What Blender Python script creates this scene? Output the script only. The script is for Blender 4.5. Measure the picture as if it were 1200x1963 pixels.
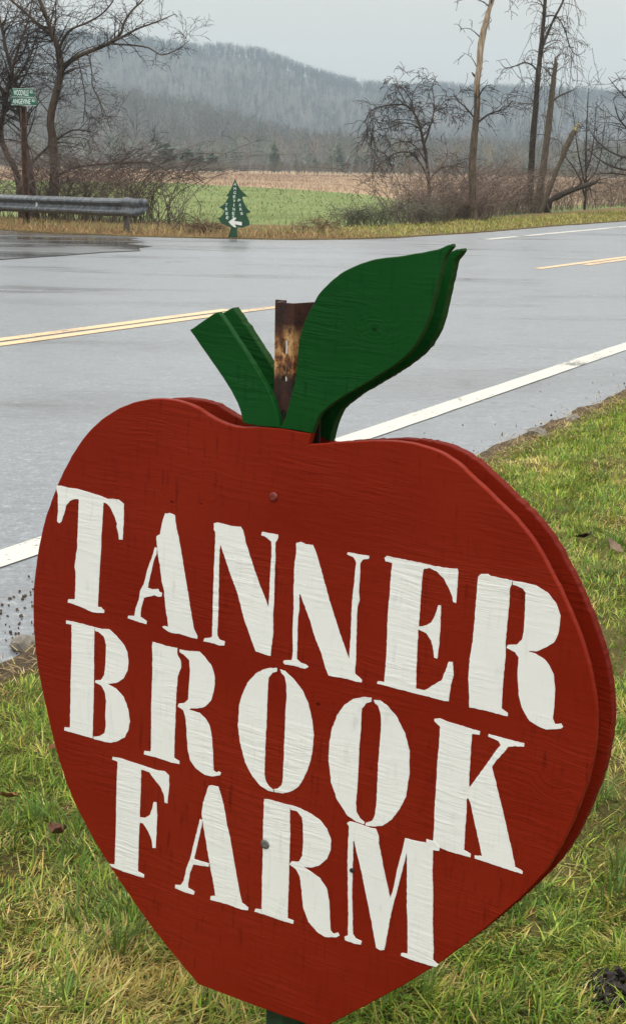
import bpy, bmesh, math, random
import numpy as np
from mathutils import Vector, Matrix, noise
from mathutils.geometry import tessellate_polygon

for o in list(bpy.data.objects):
    bpy.data.objects.remove(o)
S = bpy.context.scene
COL = S.collection
R = math.radians
rng = random.Random(7)
nrg = np.random.default_rng(11)

# ------------------------------------------------------------------ camera
cam = bpy.data.cameras.new('camera')
cam.sensor_fit = 'VERTICAL'
cam.sensor_height = 36.0
cam.sensor_width = 24.0
cam.lens = 54.1
cam.clip_start = 0.05
cam.clip_end = 8000
cam.dof.use_dof = True
cam.dof.focus_distance = 2.2
cam.dof.aperture_fstop = 80.0
camo = bpy.data.objects.new('camera', cam)
COL.objects.link(camo)
camo.matrix_world = Matrix.Translation((0, 0, 1.2)) @ Matrix.Rotation(R(90 - 12.637), 4, 'X') @ Matrix.Rotation(R(1.05), 4, 'Z')
S.camera = camo

# ------------------------------------------------------------------ sky, sun, exposure
W = bpy.data.worlds.new('World')
S.world = W
W.use_nodes = True
wn, wl = W.node_tree.nodes, W.node_tree.links
wn.clear()
SUN_EL, SUN_AZ = R(60), R(176)          # high, behind the camera
sky = wn.new('ShaderNodeTexSky')
sky.sky_type = 'NISHITA'
sky.sun_disc = False
sky.sun_elevation = SUN_EL
sky.sun_rotation = SUN_AZ
sky.dust_density = 4.0
sky.air_density = 1.0
tc = wn.new('ShaderNodeTexCoord')
sep = wn.new('ShaderNodeSeparateXYZ')
wl.new(tc.outputs['Generated'], sep.inputs[0])
# an overcast sky: brighter towards the zenith, as a closed cloud deck is
mr = wn.new('ShaderNodeMapRange')
mr.inputs['From Min'].default_value = 0.0
mr.inputs['From Max'].default_value = 1.0
mr.inputs['To Min'].default_value = 3.3
mr.inputs['To Max'].default_value = 15.5
wl.new(sep.outputs['Z'], mr.inputs['Value'])
cl = wn.new('ShaderNodeTexNoise')
cl.inputs['Scale'].default_value = 2.2
cl.inputs['Detail'].default_value = 4.0
wl.new(tc.outputs['Generated'], cl.inputs['Vector'])
cm = wn.new('ShaderNodeMapRange')
cm.inputs['To Min'].default_value = 0.90
cm.inputs['To Max'].default_value = 1.10
wl.new(cl.outputs['Fac'], cm.inputs['Value'])
mu = wn.new('ShaderNodeMath'); mu.operation = 'MULTIPLY'
wl.new(mr.outputs[0], mu.inputs[0]); wl.new(cm.outputs[0], mu.inputs[1])
vm = wn.new('ShaderNodeVectorMath'); vm.operation = 'SCALE'
vm.inputs[0].default_value = (1.0, 0.965, 0.885)
wl.new(mu.outputs[0], vm.inputs['Scale'])
mx = wn.new('ShaderNodeMix'); mx.data_type = 'RGBA'
mx.inputs['Factor'].default_value = 0.95
wl.new(sky.outputs[0], mx.inputs['A']); wl.new(vm.outputs[0], mx.inputs['B'])
bg = wn.new('ShaderNodeBackground')
bg.inputs['Strength'].default_value = 0.14
wl.new(mx.outputs['Result'], bg.inputs['Color'])
wo = wn.new('ShaderNodeOutputWorld')
wl.new(bg.outputs[0], wo.inputs[0])

sl = bpy.data.lights.new('sun', 'SUN')
sl.energy = 1.5
sl.angle = R(30)
sl.color = (1.0, 0.965, 0.91)
so = bpy.data.objects.new('sun', sl)
COL.objects.link(so)
so.rotation_euler = (R(90) - SUN_EL, 0, -SUN_AZ + math.pi)
sd = Vector((math.sin(SUN_AZ) * math.cos(SUN_EL), math.cos(SUN_AZ) * math.cos(SUN_EL), math.sin(SUN_EL)))
so.rotation_euler = sd.to_track_quat('Z', 'Y').to_euler()

S.view_settings.view_transform = 'Standard'
S.view_settings.look = 'None'
S.view_settings.gamma = 1.0
S.view_settings.use_curve_mapping = False
S.view_settings.exposure = 0.2
S.render.engine = 'CYCLES'
S.cycles.use_denoising = True
try:
    S.cycles.denoiser = 'OPENIMAGEDENOISE'
    S.cycles.denoising_input_passes = 'RGB_ALBEDO_NORMAL'
except Exception:
    pass
S.cycles.max_bounces = 6
S.cycles.volume_bounces = 3
S.cycles.transparent_max_bounces = 8

# ------------------------------------------------------------------ measured data (metres)
APPLE = [[-0.1291,0.3329,1],[-0.1462,0.3335],[-0.1605,0.3357],[-0.1751,0.3403],[-0.1925,0.3466],[-0.2072,0.3502],[-0.2271,0.3514],[-0.2518,0.3491],[-0.2774,0.3425],[-0.3024,0.3314],[-0.3259,0.316],[-0.3462,0.2978],[-0.3643,0.276],[-0.3802,0.2509],[-0.3944,0.2236],[-0.4054,0.1985],[-0.4142,0.1742],[-0.4211,0.1486],[-0.4262,0.1226],[-0.4299,0.0944],[-0.4316,0.0665],[-0.4305,0.032],[-0.4264,-0.0021],[-0.4209,-0.0291],[-0.4117,-0.0624],[-0.4008,-0.0968],[-0.387,-0.1348],[-0.3727,-0.1669],[-0.3599,-0.1888],[-0.3446,-0.2102],[-0.3226,-0.237],[-0.3008,-0.2604],[-0.2806,-0.2803],[-0.2417,-0.3159],[-0.2006,-0.3487],[-0.1566,-0.3799,1],[-0.0688,-0.379],[-0.0186,-0.3776],[0.0207,-0.3757,1],[0.0449,-0.3544],[0.0896,-0.3136],[0.1313,-0.274],[0.1641,-0.2407],[0.192,-0.2094],[0.2202,-0.1748],[0.2482,-0.1383],[0.2667,-0.1121],[0.2814,-0.0871],[0.2937,-0.0589],[0.3024,-0.0327],[0.308,-0.013],[0.3129,0.0062],[0.3169,0.0272],[0.3194,0.0511],[0.32,0.0703],[0.319,0.089],[0.316,0.1094],[0.3107,0.1308],[0.305,0.1476],[0.2985,0.163],[0.2904,0.1798],[0.281,0.1972],[0.2713,0.2133],[0.2606,0.2293],[0.2495,0.2453],[0.2374,0.261],[0.2226,0.2765],[0.2056,0.2901],[0.1856,0.304],[0.1638,0.319],[0.1425,0.3327],[0.1212,0.3419],[0.095,0.3467],[0.0737,0.3471],[0.0517,0.3449],[0.0232,0.34],[-0.009,0.3335],[-0.0406,0.327,1],[-0.0394,0.333],[-0.038,0.3391,1],[-0.0794,0.339],[-0.1041,0.337]]
LEAF = [[-0.0794,0.3395,1],[-0.0725,0.3558],[-0.0657,0.3831],[-0.0622,0.4039],[-0.061,0.4317],[-0.0568,0.4561],[-0.047,0.4776],[-0.0363,0.4955],[-0.0181,0.5134],[0.0021,0.5258],[0.0279,0.5358],[0.0607,0.5425],[0.0874,0.5491],[0.0997,0.5528],[0.1083,0.5567],[0.1143,0.5588,1],[0.1154,0.5562,1],[0.1075,0.545],[0.1036,0.5271],[0.099,0.5042],[0.0933,0.4777],[0.0825,0.4536],[0.0656,0.4334],[0.0371,0.4115],[0.006,0.3904],[-0.0126,0.377],[-0.0275,0.3628],[-0.0346,0.3484],[-0.0377,0.3398,1]]
STEM = [[-0.2058,0.4348,1],[-0.1738,0.4572],[-0.1682,0.4596,1],[-0.1578,0.4496],[-0.1318,0.4215],[-0.111,0.3977],[-0.0924,0.3737],[-0.0813,0.3487],[-0.0797,0.3398,1],[-0.1042,0.3383],[-0.1287,0.3383,1],[-0.1322,0.3504],[-0.1392,0.3632],[-0.1506,0.3777],[-0.1695,0.398],[-0.1879,0.4166]]
SCREWS = [[-0.0823,0.2607],[-0.0692,-0.1623],[0.049,-0.1596]]
LETTERS = [["T",[[[-0.3958,0.2213],[-0.3889,0.2224],[-0.3779,0.2216],[-0.363,0.2226],[-0.3494,0.2216],[-0.3333,0.2204],[-0.3173,0.2181],[-0.3007,0.2201],[-0.2962,0.2181],[-0.2922,0.2155],[-0.2917,0.1941],[-0.2925,0.1711],[-0.2978,0.1706],[-0.2994,0.1786],[-0.302,0.1857],[-0.3016,0.1901],[-0.3061,0.1991],[-0.313,0.2087],[-0.3192,0.2126],[-0.3232,0.2124],[-0.3233,0.1971],[-0.3246,0.1772],[-0.325,0.153],[-0.3262,0.1307],[-0.3271,0.1038],[-0.3277,0.079],[-0.3226,0.0797],[-0.3206,0.0776],[-0.3176,0.0767],[-0.3178,0.0733],[-0.3237,0.0718],[-0.3359,0.0706],[-0.3511,0.073],[-0.3649,0.0746],[-0.3752,0.0748],[-0.3747,0.0794],[-0.3642,0.0809],[-0.3635,0.0964],[-0.3637,0.1166],[-0.3655,0.123],[-0.362,0.1482],[-0.362,0.1594],[-0.3612,0.1816],[-0.361,0.2102],[-0.3681,0.209],[-0.3748,0.2052],[-0.3802,0.1992],[-0.384,0.1864],[-0.3874,0.1769],[-0.3909,0.1741],[-0.3943,0.1761],[-0.393,0.1915],[-0.3939,0.209],[-0.3963,0.2175]]]],["A",[[[-0.2311,0.2151],[-0.2253,0.2165],[-0.217,0.2155],[-0.2146,0.2015],[-0.2109,0.1905],[-0.2067,0.1753],[-0.1997,0.1468],[-0.1936,0.1223],[-0.1879,0.0975],[-0.1834,0.0812],[-0.178,0.0737],[-0.1784,0.0705],[-0.1875,0.0703],[-0.2027,0.0713],[-0.2155,0.0698],[-0.2245,0.0718],[-0.2298,0.0744],[-0.2273,0.0764],[-0.2209,0.0763],[-0.2229,0.0879],[-0.2256,0.0983],[-0.2291,0.1215],[-0.2329,0.1316],[-0.2362,0.1504],[-0.2391,0.1606],[-0.2418,0.1752],[-0.2424,0.1847],[-0.2377,0.1888],[-0.2349,0.2031]],[[-0.2442,0.1711],[-0.2411,0.1706],[-0.2415,0.1627],[-0.2451,0.1551],[-0.2486,0.1393],[-0.253,0.1188],[-0.2462,0.118],[-0.2375,0.1202],[-0.2359,0.1175],[-0.2317,0.1162],[-0.2321,0.1122],[-0.2377,0.1106],[-0.2429,0.1113],[-0.2582,0.105],[-0.2619,0.0906],[-0.2626,0.0799],[-0.2525,0.0767],[-0.2534,0.0726],[-0.2623,0.0728],[-0.2729,0.0737],[-0.2814,0.0743],[-0.281,0.0777],[-0.2718,0.0792],[-0.2703,0.0889],[-0.2659,0.1008],[-0.2638,0.1133],[-0.2589,0.122],[-0.2539,0.1426],[-0.2485,0.1567]]]],["N",[[[-0.1615,0.2153],[-0.1572,0.2173],[-0.1487,0.2171],[-0.1378,0.2166],[-0.1247,0.2178],[-0.1209,0.2143],[-0.1166,0.2006],[-0.1071,0.1796],[-0.0963,0.1568],[-0.0857,0.1381],[-0.0817,0.1296],[-0.0814,0.1453],[-0.0816,0.1763],[-0.0811,0.197],[-0.0823,0.2081],[-0.0888,0.212],[-0.0959,0.2131],[-0.0955,0.2173],[-0.0856,0.2175],[-0.074,0.2178],[-0.0733,0.2144],[-0.0769,0.208],[-0.0759,0.1918],[-0.0754,0.1631],[-0.0745,0.1363],[-0.075,0.1237],[-0.0734,0.1009],[-0.075,0.0837],[-0.0755,0.0726],[-0.0819,0.0724],[-0.0892,0.0731],[-0.0959,0.0735],[-0.1005,0.0822],[-0.114,0.109],[-0.1239,0.1365],[-0.1375,0.1633],[-0.1511,0.1921],[-0.1521,0.1836],[-0.1511,0.1437],[-0.1502,0.1056],[-0.1502,0.0815],[-0.1473,0.0772],[-0.1393,0.0757],[-0.1396,0.0709],[-0.1474,0.0696],[-0.1574,0.0704],[-0.1693,0.0695],[-0.168,0.0737],[-0.1601,0.0759],[-0.1573,0.0782],[-0.1578,0.1039],[-0.1584,0.1422],[-0.1587,0.1886],[-0.159,0.2053],[-0.1611,0.208]]]],["N",[[[-0.0494,0.2127],[-0.0438,0.215],[-0.0369,0.2135],[-0.0278,0.2142],[-0.0241,0.2088],[-0.0174,0.1929],[-0.0106,0.176],[-0.0025,0.1554],[0.0082,0.1311],[0.0187,0.1088],[0.0273,0.0923],[0.0274,0.1128],[0.0272,0.1311],[0.0263,0.1593],[0.0275,0.1837],[0.0281,0.2058],[0.0249,0.2101],[0.016,0.2118],[0.0169,0.2144],[0.0279,0.2147],[0.0438,0.2153],[0.0438,0.2122],[0.037,0.2103],[0.0334,0.2048],[0.0341,0.189],[0.0338,0.1749],[0.0356,0.1632],[0.0334,0.1527],[0.0344,0.1245],[0.0361,0.0943],[0.036,0.0768],[0.0413,0.0739],[0.0453,0.0714],[0.0446,0.0687],[0.0362,0.068],[0.0249,0.0686],[0.0114,0.0675],[0.0024,0.0668],[-0.0023,0.0751],[-0.0083,0.0904],[-0.0187,0.1088],[-0.0255,0.1259],[-0.0334,0.1407],[-0.04,0.1538],[-0.0418,0.1544],[-0.0408,0.1371],[-0.0416,0.1245],[-0.0409,0.0955],[-0.0402,0.0768],[-0.0349,0.0739],[-0.0279,0.073],[-0.0243,0.0711],[-0.0287,0.0679],[-0.0415,0.0681],[-0.0555,0.067],[-0.058,0.069],[-0.057,0.0715],[-0.0466,0.0743],[-0.0459,0.086],[-0.0478,0.1086],[-0.0481,0.1356],[-0.0498,0.1641],[-0.0501,0.1907],[-0.0487,0.2011]]]],["E",[[[0.0629,0.2168],[0.0655,0.2193],[0.0815,0.2194],[0.1027,0.2196],[0.1152,0.2193],[0.1318,0.2196],[0.1501,0.2213],[0.1514,0.2181],[0.1517,0.1989],[0.1518,0.1838],[0.1482,0.1842],[0.1467,0.1901],[0.1418,0.1988],[0.1349,0.2081],[0.1261,0.2141],[0.1176,0.2157],[0.1105,0.2139],[0.1098,0.204],[0.1097,0.1903],[0.11,0.1708],[0.1101,0.1487],[0.1167,0.1505],[0.1246,0.1562],[0.129,0.1669],[0.1312,0.1772],[0.1345,0.1775],[0.1351,0.1663],[0.1357,0.1487],[0.1358,0.133],[0.135,0.1173],[0.1312,0.1177],[0.1295,0.1276],[0.1263,0.1358],[0.1194,0.1432],[0.1098,0.145],[0.1101,0.1272],[0.111,0.1034],[0.1125,0.0776],[0.1227,0.078],[0.1345,0.0879],[0.1424,0.0948],[0.1456,0.1055],[0.1488,0.1171],[0.1535,0.1176],[0.1558,0.1039],[0.1535,0.0914],[0.1526,0.0728],[0.1443,0.0716],[0.1316,0.0721],[0.1146,0.072],[0.0931,0.0719],[0.0757,0.0718],[0.0643,0.0722],[0.065,0.075],[0.0732,0.0759],[0.0735,0.0947],[0.0731,0.1209],[0.0715,0.1547],[0.0722,0.1748],[0.0722,0.1966],[0.0725,0.2128],[0.0645,0.2132]]]],["R",[[[0.1744,0.2178],[0.1775,0.2209],[0.1853,0.2229],[0.1885,0.2212],[0.2004,0.2211],[0.2132,0.2212],[0.2127,0.216],[0.2115,0.2129],[0.2122,0.1922],[0.2118,0.173],[0.2122,0.1539],[0.2134,0.1368],[0.2131,0.1173],[0.2137,0.096],[0.2142,0.0794],[0.2219,0.0764],[0.2218,0.0729],[0.2142,0.0726],[0.198,0.0729],[0.1772,0.0717],[0.1757,0.0868],[0.1733,0.1021],[0.1728,0.1256],[0.1747,0.1456],[0.1747,0.1689],[0.1745,0.1939],[0.1745,0.2093]],[[0.2139,0.221],[0.224,0.2215],[0.2395,0.2214],[0.2536,0.2159],[0.2641,0.2059],[0.2695,0.1948],[0.2694,0.1761],[0.2654,0.1648],[0.2574,0.1583],[0.2474,0.1512],[0.2349,0.149],[0.2467,0.1482],[0.2568,0.1448],[0.2632,0.1386],[0.2683,0.1303],[0.2713,0.1157],[0.2722,0.0986],[0.2722,0.0832],[0.2751,0.0771],[0.2817,0.0797],[0.2841,0.0765],[0.2822,0.0741],[0.2662,0.069],[0.2583,0.0699],[0.247,0.0739],[0.2404,0.081],[0.2356,0.0896],[0.232,0.1004],[0.229,0.1191],[0.2283,0.1306],[0.2278,0.1401],[0.2238,0.145],[0.2173,0.1464],[0.2136,0.1475],[0.2149,0.1507],[0.2246,0.1538],[0.2299,0.1598],[0.2313,0.1696],[0.2303,0.1922],[0.2289,0.2108],[0.2255,0.2154],[0.2186,0.2166],[0.2142,0.2169]]]],["B",[[[-0.3771,0.0509],[-0.3644,0.0518],[-0.3321,0.0517],[-0.3323,0.0283],[-0.3313,-0.0173],[-0.3311,-0.0543],[-0.3314,-0.0953],[-0.3468,-0.0957],[-0.3637,-0.096],[-0.377,-0.0964],[-0.3765,-0.092],[-0.368,-0.0905],[-0.3677,-0.068],[-0.3681,-0.026],[-0.3676,0.0112],[-0.3684,0.0473],[-0.3771,0.0468]],[[-0.3313,0.0517],[-0.3204,0.052],[-0.3096,0.0541],[-0.3001,0.049],[-0.2877,0.0405],[-0.2807,0.0308],[-0.2784,0.0178],[-0.2799,0.0062],[-0.2862,-0.0055],[-0.2967,-0.0133],[-0.3102,-0.0174],[-0.2965,-0.0205],[-0.2841,-0.0289],[-0.2769,-0.0432],[-0.2737,-0.0585],[-0.276,-0.0705],[-0.281,-0.0811],[-0.2916,-0.0889],[-0.3024,-0.0941],[-0.3161,-0.0953],[-0.33,-0.0956],[-0.3295,-0.0931],[-0.3205,-0.0894],[-0.3124,-0.0833],[-0.3108,-0.0725],[-0.3123,-0.0589],[-0.3112,-0.0401],[-0.314,-0.0282],[-0.3196,-0.0219],[-0.3293,-0.0203],[-0.3288,-0.0172],[-0.3199,-0.0146],[-0.3152,-0.0066],[-0.3137,0.0097],[-0.3136,0.0325],[-0.3174,0.0429],[-0.3257,0.0468],[-0.3312,0.0472]]]],["R",[[[-0.2432,0.0522],[-0.2328,0.0523],[-0.2224,0.0517],[-0.2065,0.0527],[-0.2062,0.0444],[-0.2013,0.0389],[-0.1997,0.0315],[-0.2043,0.0172],[-0.2056,-0.0054],[-0.2055,-0.0323],[-0.2057,-0.0639],[-0.2052,-0.0888],[-0.1971,-0.0907],[-0.1974,-0.0944],[-0.2086,-0.0954],[-0.2323,-0.0948],[-0.2509,-0.0959],[-0.2503,-0.0911],[-0.2405,-0.0896],[-0.2409,-0.0639],[-0.2421,-0.0323],[-0.2419,0.0038],[-0.2424,0.0306],[-0.2438,0.047]],[[-0.2032,0.0519],[-0.1943,0.0521],[-0.1742,0.0554],[-0.1651,0.0493],[-0.156,0.0416],[-0.1512,0.0297],[-0.1509,0.0144],[-0.1551,-0.002],[-0.1635,-0.0118],[-0.1734,-0.0164],[-0.1835,-0.0183],[-0.1859,-0.0211],[-0.1706,-0.0213],[-0.1615,-0.0268],[-0.1548,-0.0351],[-0.151,-0.0497],[-0.1483,-0.0759],[-0.1471,-0.089],[-0.1432,-0.0907],[-0.1396,-0.0881],[-0.1365,-0.0895],[-0.1373,-0.0927],[-0.1492,-0.0975],[-0.1594,-0.098],[-0.1724,-0.0936],[-0.1818,-0.0848],[-0.1857,-0.0723],[-0.1885,-0.0504],[-0.1905,-0.033],[-0.194,-0.0238],[-0.2026,-0.0208],[-0.202,-0.017],[-0.1939,-0.0146],[-0.1878,-0.0078],[-0.1877,0.0078],[-0.1868,0.0279],[-0.1887,0.0418],[-0.1966,0.0466],[-0.203,0.0484]]]],["O",[[[-0.0658,0.06],[-0.0657,0.0557],[-0.0713,0.0532],[-0.0761,0.0463],[-0.077,0.0364],[-0.0766,0.0129],[-0.0761,-0.0129],[-0.0763,-0.0435],[-0.0755,-0.074],[-0.073,-0.0833],[-0.0678,-0.0885],[-0.0619,-0.0906],[-0.0622,-0.0933],[-0.0687,-0.0938],[-0.0799,-0.0907],[-0.0927,-0.0809],[-0.1033,-0.0661],[-0.1114,-0.0439],[-0.1155,-0.0229],[-0.1149,0.0035],[-0.1115,0.0174],[-0.105,0.033],[-0.0937,0.0475],[-0.0833,0.0546],[-0.074,0.0585]],[[-0.0617,0.0596],[-0.055,0.0586],[-0.0429,0.052],[-0.0305,0.0412],[-0.0214,0.0264],[-0.0156,0.0088],[-0.0123,-0.0074],[-0.0125,-0.0289],[-0.0155,-0.0469],[-0.0215,-0.0637],[-0.0278,-0.0763],[-0.0367,-0.0853],[-0.0484,-0.0912],[-0.0608,-0.0929],[-0.061,-0.0892],[-0.0558,-0.0871],[-0.0513,-0.0817],[-0.0496,-0.0713],[-0.0501,-0.054],[-0.0505,-0.0324],[-0.051,-0.0087],[-0.0514,0.0105],[-0.0509,0.0299],[-0.0525,0.0444],[-0.0551,0.0523],[-0.0596,0.0555]]]],["O",[[[0.059,0.0541],[0.0587,0.0494],[0.0523,0.0456],[0.0477,0.0383],[0.0475,0.0288],[0.0483,0.0123],[0.0475,-0.0025],[0.0482,-0.0298],[0.0486,-0.0573],[0.0481,-0.0766],[0.0496,-0.087],[0.0546,-0.093],[0.0609,-0.0961],[0.0602,-0.0989],[0.0504,-0.0985],[0.0387,-0.0944],[0.0238,-0.0792],[0.0145,-0.0603],[0.0092,-0.0338],[0.0089,-0.0126],[0.0112,0.005],[0.0168,0.0232],[0.0249,0.0368],[0.0355,0.0467],[0.0474,0.0521]],[[0.0618,0.0521],[0.0694,0.0533],[0.0796,0.0492],[0.0913,0.0398],[0.1035,0.0224],[0.1104,0.0035],[0.1125,-0.0228],[0.1104,-0.0506],[0.104,-0.0671],[0.0943,-0.0837],[0.0839,-0.0937],[0.073,-0.098],[0.0623,-0.0996],[0.0627,-0.0965],[0.0703,-0.0917],[0.0731,-0.0845],[0.0742,-0.0692],[0.0736,-0.0461],[0.0728,-0.021],[0.0732,0.0041],[0.0731,0.0249],[0.0718,0.037],[0.0678,0.0463],[0.0632,0.0489]]]],["K",[[[0.1374,0.0483],[0.144,0.0506],[0.1546,0.0492],[0.1713,0.0488],[0.1838,0.048],[0.1921,0.0481],[0.1918,0.044],[0.1831,0.0428],[0.1831,0.0287],[0.1835,0.0127],[0.184,-0.0074],[0.1852,-0.0189],[0.1945,-0.0025],[0.2033,0.014],[0.2099,0.0268],[0.217,0.0386],[0.214,0.0428],[0.2018,0.0446],[0.2023,0.0475],[0.2166,0.0474],[0.2327,0.0472],[0.2434,0.0475],[0.2434,0.0437],[0.2332,0.0418],[0.2254,0.0388],[0.2211,0.0307],[0.214,0.0208],[0.2093,0.0116],[0.2126,0.0024],[0.2167,-0.0086],[0.2221,-0.0232],[0.2275,-0.0379],[0.2332,-0.0545],[0.2402,-0.0749],[0.2465,-0.0945],[0.2555,-0.0968],[0.2552,-0.1],[0.2466,-0.1],[0.2261,-0.0997],[0.1986,-0.0988],[0.1987,-0.0957],[0.2073,-0.0935],[0.2039,-0.0837],[0.1982,-0.0669],[0.1926,-0.05],[0.1883,-0.0369],[0.1851,-0.0312],[0.1835,-0.0331],[0.1844,-0.0523],[0.1847,-0.0729],[0.1855,-0.0931],[0.1936,-0.0952],[0.1936,-0.0993],[0.1843,-0.0996],[0.1674,-0.1],[0.1566,-0.099],[0.1476,-0.0944],[0.1475,-0.0776],[0.1461,-0.0509],[0.1458,-0.022],[0.1449,0.0024],[0.1453,0.0229],[0.1448,0.0411],[0.1376,0.0457]]]],["F",[[[-0.2991,-0.1119],[-0.2855,-0.1106],[-0.2665,-0.1109],[-0.2476,-0.1112],[-0.2317,-0.1115],[-0.2185,-0.1095],[-0.212,-0.1135],[-0.2112,-0.1271],[-0.2129,-0.1502],[-0.2169,-0.1507],[-0.2186,-0.1407],[-0.2242,-0.1319],[-0.2338,-0.1241],[-0.2421,-0.1171],[-0.2541,-0.1169],[-0.2541,-0.132],[-0.2541,-0.1554],[-0.2542,-0.1817],[-0.2465,-0.1797],[-0.2386,-0.1732],[-0.2351,-0.1617],[-0.2337,-0.1547],[-0.2295,-0.154],[-0.2277,-0.1713],[-0.2279,-0.1877],[-0.2282,-0.2152],[-0.233,-0.2166],[-0.2347,-0.2062],[-0.2405,-0.1961],[-0.2489,-0.188],[-0.254,-0.1878],[-0.2544,-0.2074],[-0.2546,-0.2313],[-0.2543,-0.2551],[-0.2444,-0.2569],[-0.2448,-0.2611],[-0.2571,-0.262],[-0.2778,-0.2624],[-0.2959,-0.2617],[-0.2996,-0.259],[-0.291,-0.2568],[-0.2911,-0.2375],[-0.2908,-0.2014],[-0.2914,-0.1659],[-0.2915,-0.1375],[-0.2908,-0.1162],[-0.2995,-0.1158]]]],["A",[[[-0.1532,-0.1106],[-0.1487,-0.1087],[-0.1391,-0.1082],[-0.1357,-0.1163],[-0.1298,-0.1317],[-0.1251,-0.1507],[-0.1191,-0.1695],[-0.1127,-0.195],[-0.1048,-0.2248],[-0.098,-0.2481],[-0.0882,-0.2519],[-0.0886,-0.2555],[-0.098,-0.2574],[-0.1184,-0.257],[-0.1435,-0.2593],[-0.1435,-0.2539],[-0.1366,-0.2517],[-0.1393,-0.2381],[-0.1445,-0.221],[-0.1487,-0.2037],[-0.1525,-0.1887],[-0.1573,-0.1693],[-0.1616,-0.1499],[-0.1602,-0.1346],[-0.1569,-0.1234]],[[-0.1638,-0.1574],[-0.1604,-0.1583],[-0.1608,-0.1658],[-0.1644,-0.183],[-0.1675,-0.2002],[-0.1701,-0.2126],[-0.1476,-0.2115],[-0.1481,-0.2159],[-0.1563,-0.2177],[-0.1705,-0.2197],[-0.1752,-0.2329],[-0.1774,-0.2477],[-0.1769,-0.2535],[-0.1671,-0.2558],[-0.1684,-0.2602],[-0.1805,-0.261],[-0.1964,-0.2604],[-0.1966,-0.2557],[-0.1887,-0.2537],[-0.1838,-0.245],[-0.1806,-0.2275],[-0.176,-0.2144],[-0.1717,-0.1944],[-0.1674,-0.1746]]]],["R",[[[-0.0741,-0.1058],[-0.0669,-0.1042],[-0.0548,-0.1041],[-0.038,-0.1033],[-0.0376,-0.1186],[-0.0358,-0.1403],[-0.0353,-0.1669],[-0.0341,-0.198],[-0.0335,-0.225],[-0.0326,-0.2475],[-0.0243,-0.2482],[-0.025,-0.2523],[-0.0361,-0.2533],[-0.0583,-0.2532],[-0.0794,-0.2541],[-0.0783,-0.2499],[-0.0697,-0.2482],[-0.0701,-0.2276],[-0.0714,-0.1961],[-0.072,-0.169],[-0.0734,-0.1402]],[[-0.0376,-0.1032],[-0.0304,-0.1029],[-0.0213,-0.104],[-0.0093,-0.1061],[0.0027,-0.1102],[0.0126,-0.1183],[0.0192,-0.1305],[0.0194,-0.1437],[0.0151,-0.156],[0.0064,-0.1664],[-0.005,-0.1732],[-0.0168,-0.1751],[-0.0059,-0.178],[0.0075,-0.1827],[0.0176,-0.1929],[0.0222,-0.2093],[0.0244,-0.231],[0.0262,-0.2439],[0.0307,-0.2469],[0.0363,-0.2432],[0.0382,-0.2466],[0.0344,-0.2501],[0.0194,-0.2548],[0.0085,-0.2521],[-0.0041,-0.2427],[-0.0123,-0.2272],[-0.016,-0.2058],[-0.0195,-0.1889],[-0.0255,-0.1814],[-0.0346,-0.1779],[-0.0313,-0.1729],[-0.0219,-0.1706],[-0.0177,-0.1615],[-0.0177,-0.1416],[-0.0197,-0.1222],[-0.0212,-0.1139],[-0.0282,-0.1082],[-0.0372,-0.1086]]]],["M",[[[0.0382,-0.1036],[0.0414,-0.1005],[0.0505,-0.1],[0.0665,-0.101],[0.0754,-0.0998],[0.0805,-0.108],[0.0807,-0.1165],[0.0857,-0.1322],[0.0903,-0.1481],[0.0961,-0.1658],[0.1005,-0.1796],[0.1038,-0.1634],[0.1072,-0.1364],[0.1112,-0.1159],[0.1132,-0.1004],[0.122,-0.0999],[0.1397,-0.0982],[0.1395,-0.0936],[0.1497,-0.0933],[0.1561,-0.0985],[0.1558,-0.1028],[0.1484,-0.1042],[0.1497,-0.1275],[0.1528,-0.1564],[0.1551,-0.19],[0.1588,-0.2212],[0.1594,-0.2362],[0.1663,-0.24],[0.1644,-0.2433],[0.1513,-0.2445],[0.127,-0.2453],[0.1191,-0.2447],[0.1195,-0.2413],[0.1276,-0.2396],[0.1253,-0.2107],[0.1217,-0.1793],[0.1196,-0.1476],[0.1167,-0.1164],[0.1137,-0.1344],[0.1092,-0.1617],[0.1052,-0.1825],[0.1029,-0.1963],[0.1004,-0.2213],[0.0976,-0.2448],[0.0921,-0.2467],[0.0874,-0.2456],[0.0834,-0.2314],[0.0766,-0.2071],[0.0691,-0.1831],[0.0615,-0.1571],[0.0529,-0.1335],[0.0494,-0.1226],[0.0481,-0.1241],[0.0498,-0.1541],[0.0508,-0.1846],[0.0537,-0.2146],[0.0558,-0.2385],[0.0596,-0.2428],[0.0678,-0.2438],[0.0674,-0.2484],[0.0589,-0.2497],[0.0461,-0.2496],[0.0454,-0.2453],[0.0496,-0.2423],[0.0484,-0.2164],[0.0456,-0.1862],[0.0426,-0.1498],[0.0417,-0.1217],[0.0414,-0.1066]]]]]
U = [0.860091,-0.508225,-0.044174]
V = [0.038031,-0.022472,0.999024]
N = [-0.508722,-0.860931,0.0]
O = [0.01648,1.66,0.57265]
POST_TOP = [-0.0459,1.7071,1.0515]
POST_BOT = [-0.0575,1.7139,0.1872]
NEARWHITE = [[-0.961,4.586],[-0.871,4.759],[0.088,6.824],[0.563,7.593],[1.193,8.852],[2.201,10.931]]
YEL = [[-2.141,10.417],[-1.268,12.23],[-0.395,13.429],[3.061,19.789],[4.459,22.544]]
FARWHITE = [[2.916,27.681],[3.805,29.204],[5.226,31.972],[7.044,35.832]]
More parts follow.
